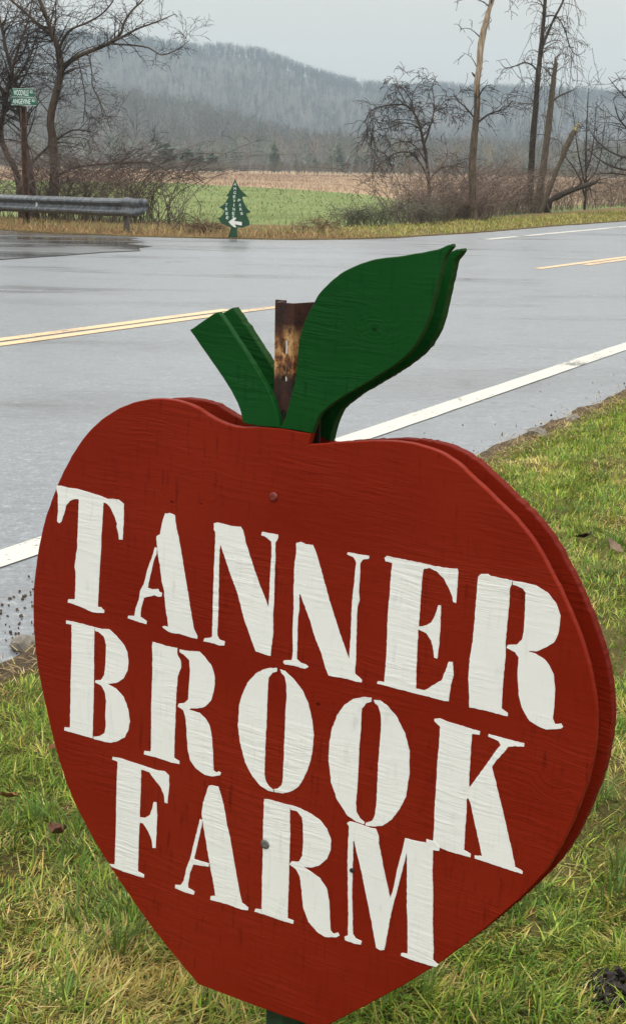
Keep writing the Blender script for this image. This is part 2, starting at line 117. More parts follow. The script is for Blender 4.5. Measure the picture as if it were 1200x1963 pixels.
FAREDGE = [[-5.682,27.903],[-4.604,27.04],[-3.34,26.334],[-1.42,26.14],[-0.433,26.154],[0.45,26.697],[1.39,27.676],[3.175,30.684],[5.242,34.955],[7.799,39.714]]
NEAREDGE = [[-0.737,3.483],[-0.667,3.614],[0.717,6.443],[0.935,6.846],[1.284,7.546],[1.708,8.399]]
SEAM = [[-3.962,19.406],[-3.363,20.529],[-2.937,21.435],[-2.497,21.991]]
HEDGE = [[0.32,31.991],[0.953,31.741],[2.196,34.701],[3.618,37.482],[5.592,43.137],[7.937,48.765],[10.816,55.229]]
GREENEND = [[-20.897,103.034],[-9.908,106.132],[-1.478,86.749],[2.178,73.854],[3.37,59.998]]
TS = [[-1.395,0.986],[-1.367,0.917],[-1.323,0.839],[-1.279,0.779],[-1.229,0.738],[-1.184,0.703],[-1.21,0.694],[-1.269,0.693],[-1.27,0.67],[-1.256,0.622],[-1.227,0.561],[-1.19,0.501],[-1.127,0.444],[-1.164,0.428],[-1.2,0.424],[-1.199,0.391],[-1.176,0.348],[-1.147,0.275],[-1.149,0.232],[-1.187,0.218],[-1.262,0.187],[-1.354,0.191],[-1.358,0.118],[-1.348,0.057],[-1.346,0.005],[-1.498,0.002],[-1.498,0.054],[-1.467,0.141],[-1.462,0.19],[-1.542,0.222],[-1.617,0.245],[-1.649,0.291],[-1.674,0.333],[-1.624,0.365],[-1.587,0.414],[-1.569,0.457],[-1.6,0.481],[-1.656,0.517],[-1.606,0.542],[-1.557,0.592],[-1.52,0.653],[-1.5,0.69],[-1.545,0.703],[-1.502,0.751],[-1.459,0.825],[-1.422,0.916]]
TARROW = [[-1.502,0.278],[-1.425,0.332],[-1.381,0.351],[-1.366,0.345],[-1.406,0.294],[-1.278,0.279],[-1.278,0.221],[-1.399,0.24],[-1.371,0.198],[-1.38,0.188],[-1.411,0.194],[-1.455,0.227]]
TL = [["A",-1.394,0.896],["N",-1.396,0.826],["G",-1.398,0.759],["E",-1.404,0.692],["V",-1.406,0.625],["I",-1.411,0.555],["N",-1.413,0.488],["E",-1.419,0.42],["S",-1.419,0.359],["F",-1.324,0.633],["A",-1.309,0.56],["R",-1.296,0.49],["M",-1.282,0.419],["T",-1.538,0.562],["R",-1.535,0.488],["E",-1.526,0.415],["E",-1.519,0.345]]
PLATE1 = [[-5.653,2.348],[-5.265,2.512]]
PLATE2 = [[-5.685,2.208],[-5.211,2.356]]
SPOLE = [[-5.474,29.3,2.193],[-5.452,29.3,-0.012]]
RAIL = [[-6.988,31.3,0.304],[-6.268,30.1,0.367],[-6.035,29.7,0.432],[-5.314,29.0,0.438],[-4.621,28.3,0.444],[-3.956,27.6,0.45],[-3.261,26.8,0.465],[-2.778,26.2,0.488]]
TREES = {"A":[[[-5.57,33.0,-0.01,0.1063],[-5.58,33.0,0.24,0.0962],[-5.57,33.0,0.68,0.0917],[-5.55,33.0,1.21,0.0895],[-5.56,33.0,1.63,0.085],[-5.6,33.0,2.0,0.0805],[-5.57,33.0,2.25,0.0783],[-5.49,33.0,2.53,0.0783],[-5.42,33.0,2.79,0.0783],[-5.37,33.0,3.05,0.0783],[-5.4,33.0,3.36,0.0671],[-5.46,33.0,3.62,0.0559],[-5.56,33.0,3.87,0.0492],[-5.68,33.0,4.18,0.0436],[-5.79,33.0,4.48,0.038],[-5.84,33.0,4.79,0.0313]],[[-5.36,33.0,3.06,0.0559],[-5.19,33.09,3.24,0.0515],[-4.93,33.18,3.4,0.0459],[-4.62,33.27,3.53,0.0414],[-4.36,33.36,3.67,0.0358],[-4.18,33.44,3.84,0.0302],[-4.1,33.53,4.1,0.0246],[-3.94,33.62,4.34,0.0201],[-3.74,33.71,4.54,0.0157],[-3.58,33.8,4.81,0.0112]],[[-4.31,33.0,3.64,0.0291],[-4.02,32.88,3.76,0.0246],[-3.74,32.75,3.89,0.0201],[-3.36,32.62,4.01,0.0145],[-2.97,32.5,4.16,0.0078]],[[-4.42,33.0,3.6,0.0224],[-3.95,33.12,3.59,0.0201],[-3.58,33.24,3.55,0.0157],[-3.33,33.36,3.42,0.0134],[-3.01,33.48,3.54,0.0101],[-2.78,33.6,3.73,0.0067]],[[-5.41,33.0,3.44,0.0336],[-5.25,32.83,3.71,0.028],[-5.06,32.67,3.86,0.0235],[-4.77,32.5,3.95,0.0201],[-4.43,32.33,4.11,0.0168],[-4.19,32.17,4.33,0.0134],[-4.06,32.0,4.56,0.0112]],[[-5.47,33.0,3.62,0.0403],[-5.69,33.24,3.84,0.0358],[-6.0,33.48,4.08,0.0324],[-6.31,33.72,4.34,0.028],[-6.62,33.96,4.57,0.0235],[-6.83,34.2,4.73,0.0201]],[[-4.78,33.0,3.32,0.0145],[-4.71,32.9,3.01,0.0134],[-4.69,32.8,2.74,0.0134],[-4.55,32.7,2.48,0.0123],[-4.38,32.6,2.12,0.0101],[-4.27,32.5,1.8,0.0067]],[[-5.01,33.0,3.3,0.0134],[-4.95,33.1,2.91,0.0123],[-4.9,33.2,2.5,0.0123],[-4.97,33.3,2.02,0.0089]],[[-5.56,33.0,0.87,0.0291],[-5.13,32.83,1.09,0.0246],[-4.67,32.67,1.16,0.0213],[-4.11,32.5,1.2,0.0179],[-3.45,32.33,1.22,0.0145],[-3.0,32.17,1.01,0.0112],[-2.62,32.0,0.9,0.0067]]],"B":[[[-6.34,33.6,-0.03,0.0797],[-6.38,33.6,0.38,0.0729],[-6.41,33.6,0.76,0.0706],[-6.5,33.6,1.09,0.0638],[-6.68,33.6,1.43,0.0592],[-6.76,33.6,1.78,0.0547],[-6.71,33.6,2.16,0.0535],[-6.63,33.6,2.5,0.049],[-6.56,33.6,2.8,0.041],[-6.44,33.6,3.23,0.0296],[-6.3,33.6,3.65,0.0239],[-6.13,33.6,4.07,0.0182],[-6.04,33.6,4.49,0.0125]],[[-6.63,33.6,2.5,0.0364],[-6.7,33.4,2.66,0.0319],[-6.81,33.2,2.83,0.0273],[-6.95,33.0,3.18,0.0228]],[[-6.71,33.6,2.11,0.0273],[-6.58,33.73,2.38,0.0228],[-6.37,33.85,2.82,0.0182],[-6.14,33.98,3.26,0.0137],[-5.97,34.1,3.8,0.0103]]],"C":[[[-6.18,34.2,-0.07,0.1159],[-6.2,34.2,0.2,0.1043],[-6.24,34.2,0.54,0.0985],[-6.3,34.2,1.03,0.0835],[-6.35,34.2,1.47,0.0626],[-6.41,34.2,1.91,0.0487],[-6.47,34.2,2.35,0.0441],[-6.53,34.2,2.78,0.0417],[-6.64,34.2,3.18,0.0383],[-6.73,34.2,3.56,0.0348],[-6.79,34.2,3.9,0.0313],[-6.86,34.2,4.2,0.0278],[-6.95,34.2,4.48,0.0232]],[[-6.55,34.2,2.83,0.0232],[-6.39,34.33,3.17,0.0197],[-6.24,34.45,3.45,0.0174],[-6.14,34.58,3.84,0.0139],[-5.99,34.7,4.17,0.0093]],[[-6.63,34.2,3.15,0.0209],[-6.41,34.0,3.34,0.0174],[-6.21,33.8,3.61,0.0139],[-6.1,33.6,3.97,0.0104]],[[-6.31,34.2,1.09,0.0348],[-5.99,34.35,1.43,0.0278],[-5.72,34.5,1.68,0.0232],[-5.4,34.65,1.89,0.0185],[-5.02,34.8,1.87,0.0139]]],"R1":[[[2.87,40.0,-0.2,0.0553],[2.84,40.0,0.21,0.0498],[2.79,40.0,0.86,0.0461],[2.71,40.0,1.38,0.0424],[2.62,40.0,1.83,0.0378],[2.52,40.0,2.21,0.0332],[2.38,40.0,2.53,0.0286],[2.17,40.0,2.74,0.024],[1.91,40.0,2.77,0.0194],[1.58,40.0,2.73,0.0148],[1.28,40.0,2.61,0.0111],[1.1,40.0,2.31,0.0074]],[[2.79,40.0,0.84,0.0332],[2.64,39.89,1.19,0.0286],[2.46,39.77,1.44,0.0249],[2.26,39.66,1.6,0.0212],[1.92,39.54,1.58,0.0175],[1.66,39.43,1.42,0.0138],[1.43,39.31,1.16,0.0101],[1.32,39.2,0.82,0.0065]],[[2.63,40.0,1.79,0.024],[2.75,40.14,2.15,0.0203],[2.86,40.28,2.54,0.0175],[2.87,40.42,2.93,0.0138],[2.83,40.56,3.26,0.0092],[2.93,40.7,3.49,0.0065]],[[2.52,40.0,2.19,0.0194],[2.31,39.92,2.29,0.0166],[2.05,39.84,2.31,0.0138],[1.72,39.76,2.19,0.0111],[1.39,39.68,2.12,0.0083],[1.13,39.6,1.94,0.0055]],[[2.79,40.0,0.93,0.0184],[3.03,40.17,1.19,0.0157],[3.33,40.33,1.3,0.0129],[3.72,40.5,1.24,0.0092]],[[2.68,40.0,1.38,0.0194],[2.46,39.88,1.7,0.0166],[2.19,39.76,1.86,0.0138],[1.86,39.64,1.8,0.0111],[1.6,39.52,1.59,0.0083],[1.34,39.4,1.38,0.0055]],[[2.85,40.0,2.6,0.0129],[3.11,40.27,2.72,0.0111],[3.47,40.53,2.74,0.0092],[3.77,40.8,2.63,0.0065]],[[2.38,40.0,2.5,0.0166],[2.31,40.1,2.81,0.0138],[2.15,40.2,3.08,0.0111],[1.98,40.3,3.22,0.0083],[1.76,40.4,3.3,0.0055]],[[2.17,40.0,2.74,0.0148],[2.0,39.83,3.0,0.0111],[1.84,39.67,3.24,0.0074],[1.76,39.5,3.4,0.0046]]],"R2":[[[3.68,37.0,-0.13,0.1392],[3.65,37.0,0.13,0.1114],[3.63,37.0,0.49,0.1002],[3.59,37.0,1.03,0.0928],[3.58,37.0,1.51,0.0854],[3.6,37.0,1.98,0.0798],[3.63,37.0,2.39,0.0761],[3.63,37.0,2.81,0.0743],[3.61,37.0,3.16,0.0705],[3.65,37.0,3.56,0.0705],[3.66,37.0,3.91,0.0761],[3.71,37.0,4.26,0.0743],[3.77,37.0,4.55,0.0687],[3.82,37.0,4.78,0.0557],[3.89,37.0,5.01,0.0483],[3.95,37.0,5.33,0.0371]],[[3.63,37.0,3.27,0.0334],[3.56,37.15,3.34,0.0278],[3.51,37.3,3.42,0.0111]],[[3.63,37.0,2.24,0.0278],[3.85,36.85,2.43,0.0223],[4.04,36.7,2.52,0.0186],[4.24,36.55,2.59,0.0139],[4.38,36.4,2.77,0.0084]],[[3.6,37.0,2.36,0.0241],[3.41,37.2,2.6,0.0195],[3.25,37.4,2.76,0.0149],[3.12,37.6,2.94,0.0084]]],"R3":[[[6.28,47.0,-0.12,0.1211],[6.29,47.0,0.33,0.109],[6.3,47.0,0.86,0.1029],[6.3,47.0,1.47,0.0969],[6.31,47.0,2.07,0.092],[6.34,47.0,2.9,0.0848],[6.36,47.0,3.57,0.0799],[6.39,47.0,4.23,0.0739],[6.42,47.0,4.68,0.0678],[6.44,47.0,5.19,0.0605],[6.47,47.0,5.77,0.0545],[6.47,47.0,6.42,0.0484]],[[6.43,47.0,4.69,0.046],[6.62,47.12,5.17,0.0387],[6.8,47.25,5.58,0.0351],[7.0,47.38,5.96,0.0303],[7.2,47.5,6.42,0.0242]],[[6.31,47.0,4.11,0.0315],[6.14,46.8,4.23,0.0254],[5.88,46.6,4.27,0.0206],[5.59,46.4,4.15,0.017],[5.31,46.2,4.09,0.0121],[5.11,46.0,4.26,0.0073]],[[6.48,47.0,5.6,0.0266],[6.76,47.17,5.65,0.0218],[6.97,47.33,5.55,0.0194],[7.18,47.5,5.24,0.017],[7.37,47.67,4.81,0.0145],[7.63,47.83,4.59,0.0121],[7.9,48.0,4.76,0.0073]]],"R4":[[[6.43,46.4,-0.11,0.1258],[6.48,46.4,0.42,0.1132],[6.57,46.4,1.25,0.1032],[6.62,46.4,1.92,0.0969],[6.68,46.4,2.66,0.0906],[6.72,46.4,3.32,0.083],[6.75,46.4,3.84,0.0705],[6.78,46.4,4.2,0.0579],[6.77,46.4,4.44,0.0277]],[[6.71,46.4,3.15,0.0377],[6.88,46.57,3.29,0.0315],[7.11,46.73,3.42,0.0264],[7.44,46.9,3.55,0.0151]],[[6.74,46.4,3.84,0.0252],[6.55,46.2,4.0,0.0226],[6.36,46.0,4.13,0.0151]]],"R5":[[[6.37,45.5,-0.1,0.0656],[6.58,45.5,0.47,0.0708],[6.73,45.5,0.93,0.0708],[6.86,45.5,1.3,0.0629],[6.98,45.5,1.59,0.0656],[7.04,45.5,1.81,0.0918],[7.15,45.5,2.06,0.0865],[7.25,45.5,2.28,0.0787],[7.35,45.5,2.46,0.0472],[7.42,45.5,2.59,0.0105]],[[6.54,45.5,0.38,0.0315],[6.64,45.5,0.17,0.0262],[6.78,45.5,-0.06,0.021]]],"R6":[[[6.65,46.0,0.29,0.0936],[7.13,46.3,0.54,0.0873],[7.55,46.6,0.69,0.0811],[7.98,46.9,0.82,0.0717],[8.28,47.2,0.91,0.053]]],"R7":[[[8.46,50.0,0.19,0.0373],[8.47,50.0,0.55,0.0373],[8.46,50.0,0.95,0.0339],[8.41,50.0,1.68,0.0288],[8.39,50.0,2.48,0.022],[8.38,50.0,3.27,0.0153],[8.37,50.0,3.75,0.0085]],[[8.44,50.0,0.46,0.0339],[8.3,50.12,0.95,0.0288],[8.07,50.25,1.35,0.0237],[7.82,50.38,1.67,0.0186],[7.68,50.5,2.15,0.0102]],[[8.46,50.0,0.71,0.0305],[8.28,49.88,1.27,0.0254],[8.11,49.75,1.83,0.0203],[7.97,49.62,2.46,0.0136],[7.86,49.5,3.01,0.0085]],[[8.47,50.0,0.87,0.0288],[8.77,50.2,1.2,0.0237],[8.94,50.4,1.69,0.0186],[9.04,50.6,2.34,0.0136],[9.1,50.8,3.07,0.0085]],[[8.43,50.0,1.19,0.022],[8.53,49.73,1.68,0.0186],[8.54,49.47,2.31,0.0136],[8.51,49.2,3.17,0.0085]],[[8.44,50.0,0.55,0.0271],[8.7,50.15,0.84,0.0237],[8.96,50.3,1.04,0.0169]]],"R8":[[[9.4,44.0,-0.13,0.1342],[9.33,44.0,0.51,0.1193],[9.24,44.0,1.23,0.1119],[9.18,44.0,1.93,0.1044],[9.18,44.0,2.78,0.0895],[9.04,44.0,3.61,0.0746],[9.06,44.0,4.58,0.0597],[8.94,44.0,5.53,0.0447]],[[9.26,44.0,1.16,0.0537],[8.83,43.9,1.25,0.0418],[8.44,43.8,1.28,0.0343],[8.05,43.7,1.38,0.0268],[7.66,43.6,1.58,0.0194],[7.35,43.5,1.82,0.0119]],[[9.23,44.0,1.4,0.0477],[8.85,44.1,1.53,0.0373],[8.42,44.2,1.64,0.0298],[8.07,44.3,1.8,0.0224],[7.73,44.4,2.08,0.0149],[7.56,44.5,2.34,0.0089]],[[9.18,44.0,1.86,0.0418],[8.76,43.85,2.13,0.0328],[8.42,43.7,2.41,0.0268],[8.16,43.55,2.67,0.0194],[8.01,43.4,3.01,0.0104]],[[9.19,44.0,2.64,0.0388],[8.83,44.1,2.98,0.0298],[8.47,44.2,3.22,0.0224],[8.15,44.3,3.54,0.0149],[7.97,44.4,3.78,0.0075]],[[9.27,44.0,1.01,0.0358],[8.82,44.17,1.1,0.0298],[8.33,44.33,1.17,0.0224],[7.92,44.5,1.17,0.0134]]]}
RIDGEFAR = [[-495.1,128.3],[-300.4,128.5],[-227.4,125.1],[-164.1,118.7],[-110.5,113.6],[-86.1,114.0],[-56.8,111.3],[-27.4,101.0],[12.0,88.5],[41.6,82.4],[71.0,80.6],[110.1,83.6],[139.6,81.8],[188.6,82.6],[237.7,80.7],[287.0,77.3],[483.7,72.2]]
RIDGENEAR = [[-248.7,44.6],[-150.8,41.6],[-106.7,37.7],[-73.6,34.7],[-40.4,27.4],[-13.2,17.9],[26.4,14.3],[70.9,13.4],[145.1,13.5],[243.9,14.1]]
APPLE_BACK = [[-0.1291,0.3329,1],[-0.1462,0.3335],[-0.1605,0.3357],[-0.1751,0.3403],[-0.1925,0.3466],[-0.2072,0.3502],[-0.2271,0.3514],[-0.2518,0.3491],[-0.2774,0.3425],[-0.3024,0.3314],[-0.3259,0.316],[-0.3462,0.2978],[-0.3643,0.276],[-0.3802,0.2509],[-0.3944,0.2236],[-0.4054,0.1985],[-0.4142,0.1742],[-0.4211,0.1486],[-0.4262,0.1226],[-0.4299,0.0944],[-0.4316,0.0665],[-0.4305,0.032],[-0.4264,-0.0021],[-0.4209,-0.0291],[-0.4117,-0.0624],[-0.4008,-0.0968],[-0.387,-0.1348],[-0.3727,-0.1669],[-0.3599,-0.1888],[-0.3446,-0.2102],[-0.3226,-0.237],[-0.3008,-0.2604],[-0.2806,-0.2803],[-0.2417,-0.3159],[-0.2006,-0.3487],[-0.1566,-0.3799,1],[-0.0688,-0.379],[-0.0186,-0.3776],[0.0207,-0.3757,1],[0.0449,-0.3544],[0.0896,-0.3136],[0.1313,-0.274],[0.1641,-0.2407],[0.192,-0.2094],[0.2202,-0.1748],[0.2482,-0.1383],[0.2667,-0.1121],[0.2814,-0.0871],[0.2937,-0.0589],[0.3024,-0.0327],[0.308,-0.013],[0.3129,0.0062],[0.3169,0.0272],[0.3194,0.0511],[0.32,0.0703],[0.319,0.089],[0.316,0.1094],[0.3107,0.1308],[0.305,0.1476],[0.2985,0.163],[0.2904,0.1798],[0.281,0.1972],[0.2713,0.2133],[0.2606,0.2293],[0.2495,0.2453],[0.2374,0.261],[0.2226,0.2765],[0.2056,0.2901],[0.1856,0.304],[0.1638,0.319],[0.1425,0.3327],[0.1212,0.3419],[0.095,0.3467],[0.0737,0.3471],[0.0517,0.3449],[0.0232,0.34],[-0.009,0.3335],[-0.0406,0.327,1],[-0.0794,0.339],[-0.1041,0.337]]
LEAF_BACK = [[-0.0794,0.3395,1],[-0.0725,0.3558],[-0.0657,0.3831],[-0.0622,0.4039],[-0.061,0.4317],[-0.0568,0.4561],[-0.047,0.4776],[-0.0363,0.4955],[-0.0181,0.5134],[0.0021,0.5258],[0.0279,0.5358],[0.0607,0.5425],[0.0874,0.5491],[0.0997,0.5528],[0.1083,0.5567],[0.1143,0.5588,1],[0.1154,0.5562,1],[0.1075,0.545],[0.1036,0.5271],[0.099,0.5042],[0.0933,0.4777],[0.0825,0.4536],[0.0656,0.4334],[0.0371,0.4115],[0.006,0.3904],[-0.0126,0.377],[-0.0275,0.3628],[-0.0346,0.3484],[-0.0411,0.3246,1],[-0.0762,0.3317,1]]

# ------------------------------------------------------------------ helpers
def tag(o, label=None, cat=None, group=None, kind=None):
    if label: o['label'] = label
    if cat: o['category'] = cat
    if group: o['group'] = group
    if kind: o['kind'] = kind
    return o

def empty(name, loc=(0, 0, 0)):
    o = bpy.data.objects.new(name, None)
    o.empty_display_size = 0.1
    o.location = loc
    COL.objects.link(o)
    return o

def link(name, me, mat=None, parent=None, smooth=False):
    if mat is not None:
        me.materials.append(mat)
    if smooth:
        me.polygons.foreach_set('use_smooth', [True] * len(me.polygons))
    o = bpy.data.objects.new(name, me)
    COL.objects.link(o)
    if parent is not None:
        o.parent = parent
    return o

def np_mesh(name, co, tris, col=None):
    """mesh from an (n,3) array of points and an (m,k) array of faces"""
    me = bpy.data.meshes.new(name)
    co = np.asarray(co, np.float32); tris = np.asarray(tris, np.int32)
    k = tris.shape[1]
    me.vertices.add(len(co)); me.vertices.foreach_set('co', co.ravel())
    me.loops.add(tris.size); me.loops.foreach_set('vertex_index', tris.ravel())
    me.polygons.add(len(tris)); me.polygons.foreach_set('loop_start', np.arange(0, tris.size, k, dtype=np.int32))
    me.update(calc_edges=True)
    me.validate()
    if col is not None:
        a = me.color_attributes.new('Col', 'FLOAT_COLOR', 'POINT')
        c = np.ones((len(co), 4), np.float32); c[:, :3] = col
        a.data.foreach_set('color', c.ravel())
    return me

class MB:
    """collects vertices and faces"""
    def __init__(s): s.v = []; s.f = []
    def add(s, vs, fs):
        b = len(s.v); s.v += [tuple(p) for p in vs]; s.f += [tuple(i + b for i in f) for f in fs]
    def box(s, c, d, rot=None):
        m = rot or Matrix.Identity(3)
        vs = [Vector(c) + m @ Vector((x * d[0] / 2, y * d[1] / 2, z * d[2] / 2)) for x in (-1, 1) for y in (-1, 1) for z in (-1, 1)]
        s.add(vs, [(0, 1, 3, 2), (4, 6, 7, 5), (0, 4, 5, 1), (2, 3, 7, 6), (0, 2, 6, 4), (1, 5, 7, 3)])
    def tube(s, pts, rad, n=6, cap=True, wob=0.0):
        pts = [Vector(p) for p in pts]
        b = len(s.v); m = len(pts)
        ref = Vector((0.31, 0.83, 0.47))
        for i, p in enumerate(pts):
            t = (pts[min(i + 1, m - 1)] - pts[max(i - 1, 0)])
            if t.length < 1e-9: t = Vector((0, 0, 1))
            t.normalize()
            x = t.cross(ref)
            if x.length < 1e-3: x = t.cross(Vector((1, 0, 0)))
            x.normalize(); y = t.cross(x)
            for k in range(n):
                a = 2 * math.pi * k / n
                r = rad[i] * (1 + wob * (rng.random() - .5) * 2)
                s.v.append(tuple(p + x * (math.cos(a) * r) + y * (math.sin(a) * r)))
        for i in range(m - 1):
            for k in range(n):
                k2 = (k + 1) % n
                s.f.append((b + i * n + k, b + i * n + k2, b + (i + 1) * n + k2, b + (i + 1) * n + k))
        if cap:
            s.f.append(tuple(b + k for k in range(n))[::-1])
            s.f.append(tuple(b + (m - 1) * n + k for k in range(n)))
    def build(s, name, mat=None, parent=None, smooth=False):
        me = bpy.data.meshes.new(name)
        me.from_pydata(s.v, [], s.f); me.update()
        return link(name, me, mat, parent, smooth)

# ------------------------------------------------------------------ materials
class NT:
    def __init__(s, name):
        s.m = bpy.data.materials.new(name); s.m.use_nodes = True
        s.n = s.m.node_tree.nodes; s.l = s.m.node_tree.links
        s.b = s.n['Principled BSDF']
    def new(s, t, **kw):
        n = s.n.new(t)
        for k, v in kw.items(): setattr(n, k, v)
        return n
    def link(s, a, b): s.l.new(a, b)
    def coords(s, kind='Object', scale=(1, 1, 1), rot=(0, 0, 0)):
        t = s.new('ShaderNodeTexCoord'); m = s.new('ShaderNodeMapping')
        m.inputs['Scale'].default_value = scale; m.inputs['Rotation'].default_value = rot
        s.link(t.outputs[kind], m.inputs['Vector'])
        return m.outputs[0]
    def world(s, scale=(1, 1, 1)):
        t = s.new('ShaderNodeNewGeometry'); m = s.new('ShaderNodeMapping')
        m.inputs['Scale'].default_value = scale
        s.link(t.outputs['Position'], m.inputs['Vector'])
        return m.outputs[0]
    def noise(s, vec, scale, detail=4, rough=0.55, dist=0.0):
        n = s.new('ShaderNodeTexNoise')
        n.inputs['Scale'].default_value = scale; n.inputs['Detail'].default_value = detail
        n.inputs['Roughness'].default_value = rough; n.inputs['Distortion'].default_value = dist
        if vec is not None: s.link(vec, n.inputs['Vector'])
        return n.outputs['Fac']
    def ramp(s, fac, stops, interp='LINEAR'):
        r = s.new('ShaderNodeValToRGB'); r.color_ramp.interpolation = interp
        e = r.color_ramp.elements
        while len(e) < len(stops): e.new(0.5)
        for i, (p, c) in enumerate(stops):
            e[i].position = p
            e[i].color = (c, c, c, 1) if isinstance(c, (int, float)) else (*c, 1)
        s.link(fac, r.inputs['Fac'])
        return r.outputs['Color']
    def mix(s, fac, a, b, mode='MIX'):
        m = s.new('ShaderNodeMix', data_type='RGBA', blend_type=mode)
        for sock, v in ((m.inputs['Factor'], fac), (m.inputs['A'], a), (m.inputs['B'], b)):
            if hasattr(v, 'is_output'): s.link(v, sock)
            elif isinstance(v, (int, float)): sock.default_value = v if sock.type == 'VALUE' else (v, v, v, 1)
            else: sock.default_value = (*v, 1)
        return m.outputs['Result']
    def math(s, op, a, b=0.0, clamp=False):
        m = s.new('ShaderNodeMath', operation=op); m.use_clamp = clamp
        for i, v in enumerate((a, b)):
            if hasattr(v, 'is_output'): s.link(v, m.inputs[i])
            else: m.inputs[i].default_value = v
        return m.outputs[0]
    def rng(s, v, a, b, c, d):
        m = s.new('ShaderNodeMapRange')
        s.link(v, m.inputs['Value'])
        for k, x in zip(('From Min', 'From Max', 'To Min', 'To Max'), (a, b, c, d)): m.inputs[k].default_value = x
        return m.outputs[0]
    def bump(s, h, strength, dist, normal=None):
        b = s.new('ShaderNodeBump'); b.inputs['Strength'].default_value = strength
        b.inputs['Distance'].default_value = dist
        s.link(h, b.inputs['Height'])
        if normal is not None: s.link(normal, b.inputs['Normal'])
        return b.outputs[0]
    def set(s, **kw):
        for k, v in kw.items():
            i = s.b.inputs[k.replace('_', ' ')]
            if hasattr(v, 'is_output'): s.link(v, i)
            elif isinstance(v, (tuple, list)): i.default_value = (*v, 1) if len(v) == 3 else v
            else: i.default_value = v
        return s

def plain(name, col, rough=0.7, var=0.25, scale=20.0, metal=0.0):
    t = NT(name)
    n = t.noise(t.coords('Object'), scale, 5)
    lo = tuple(c * (1 - var) for c in col); hi = tuple(min(1, c * (1 + var)) for c in col)
    t.set(Base_Color=t.ramp(n, [(0.3, lo), (0.7, hi)]), Roughness=rough, Metallic=metal)
    t.set(Normal=t.bump(n, 0.3, 0.01))
    return t.m

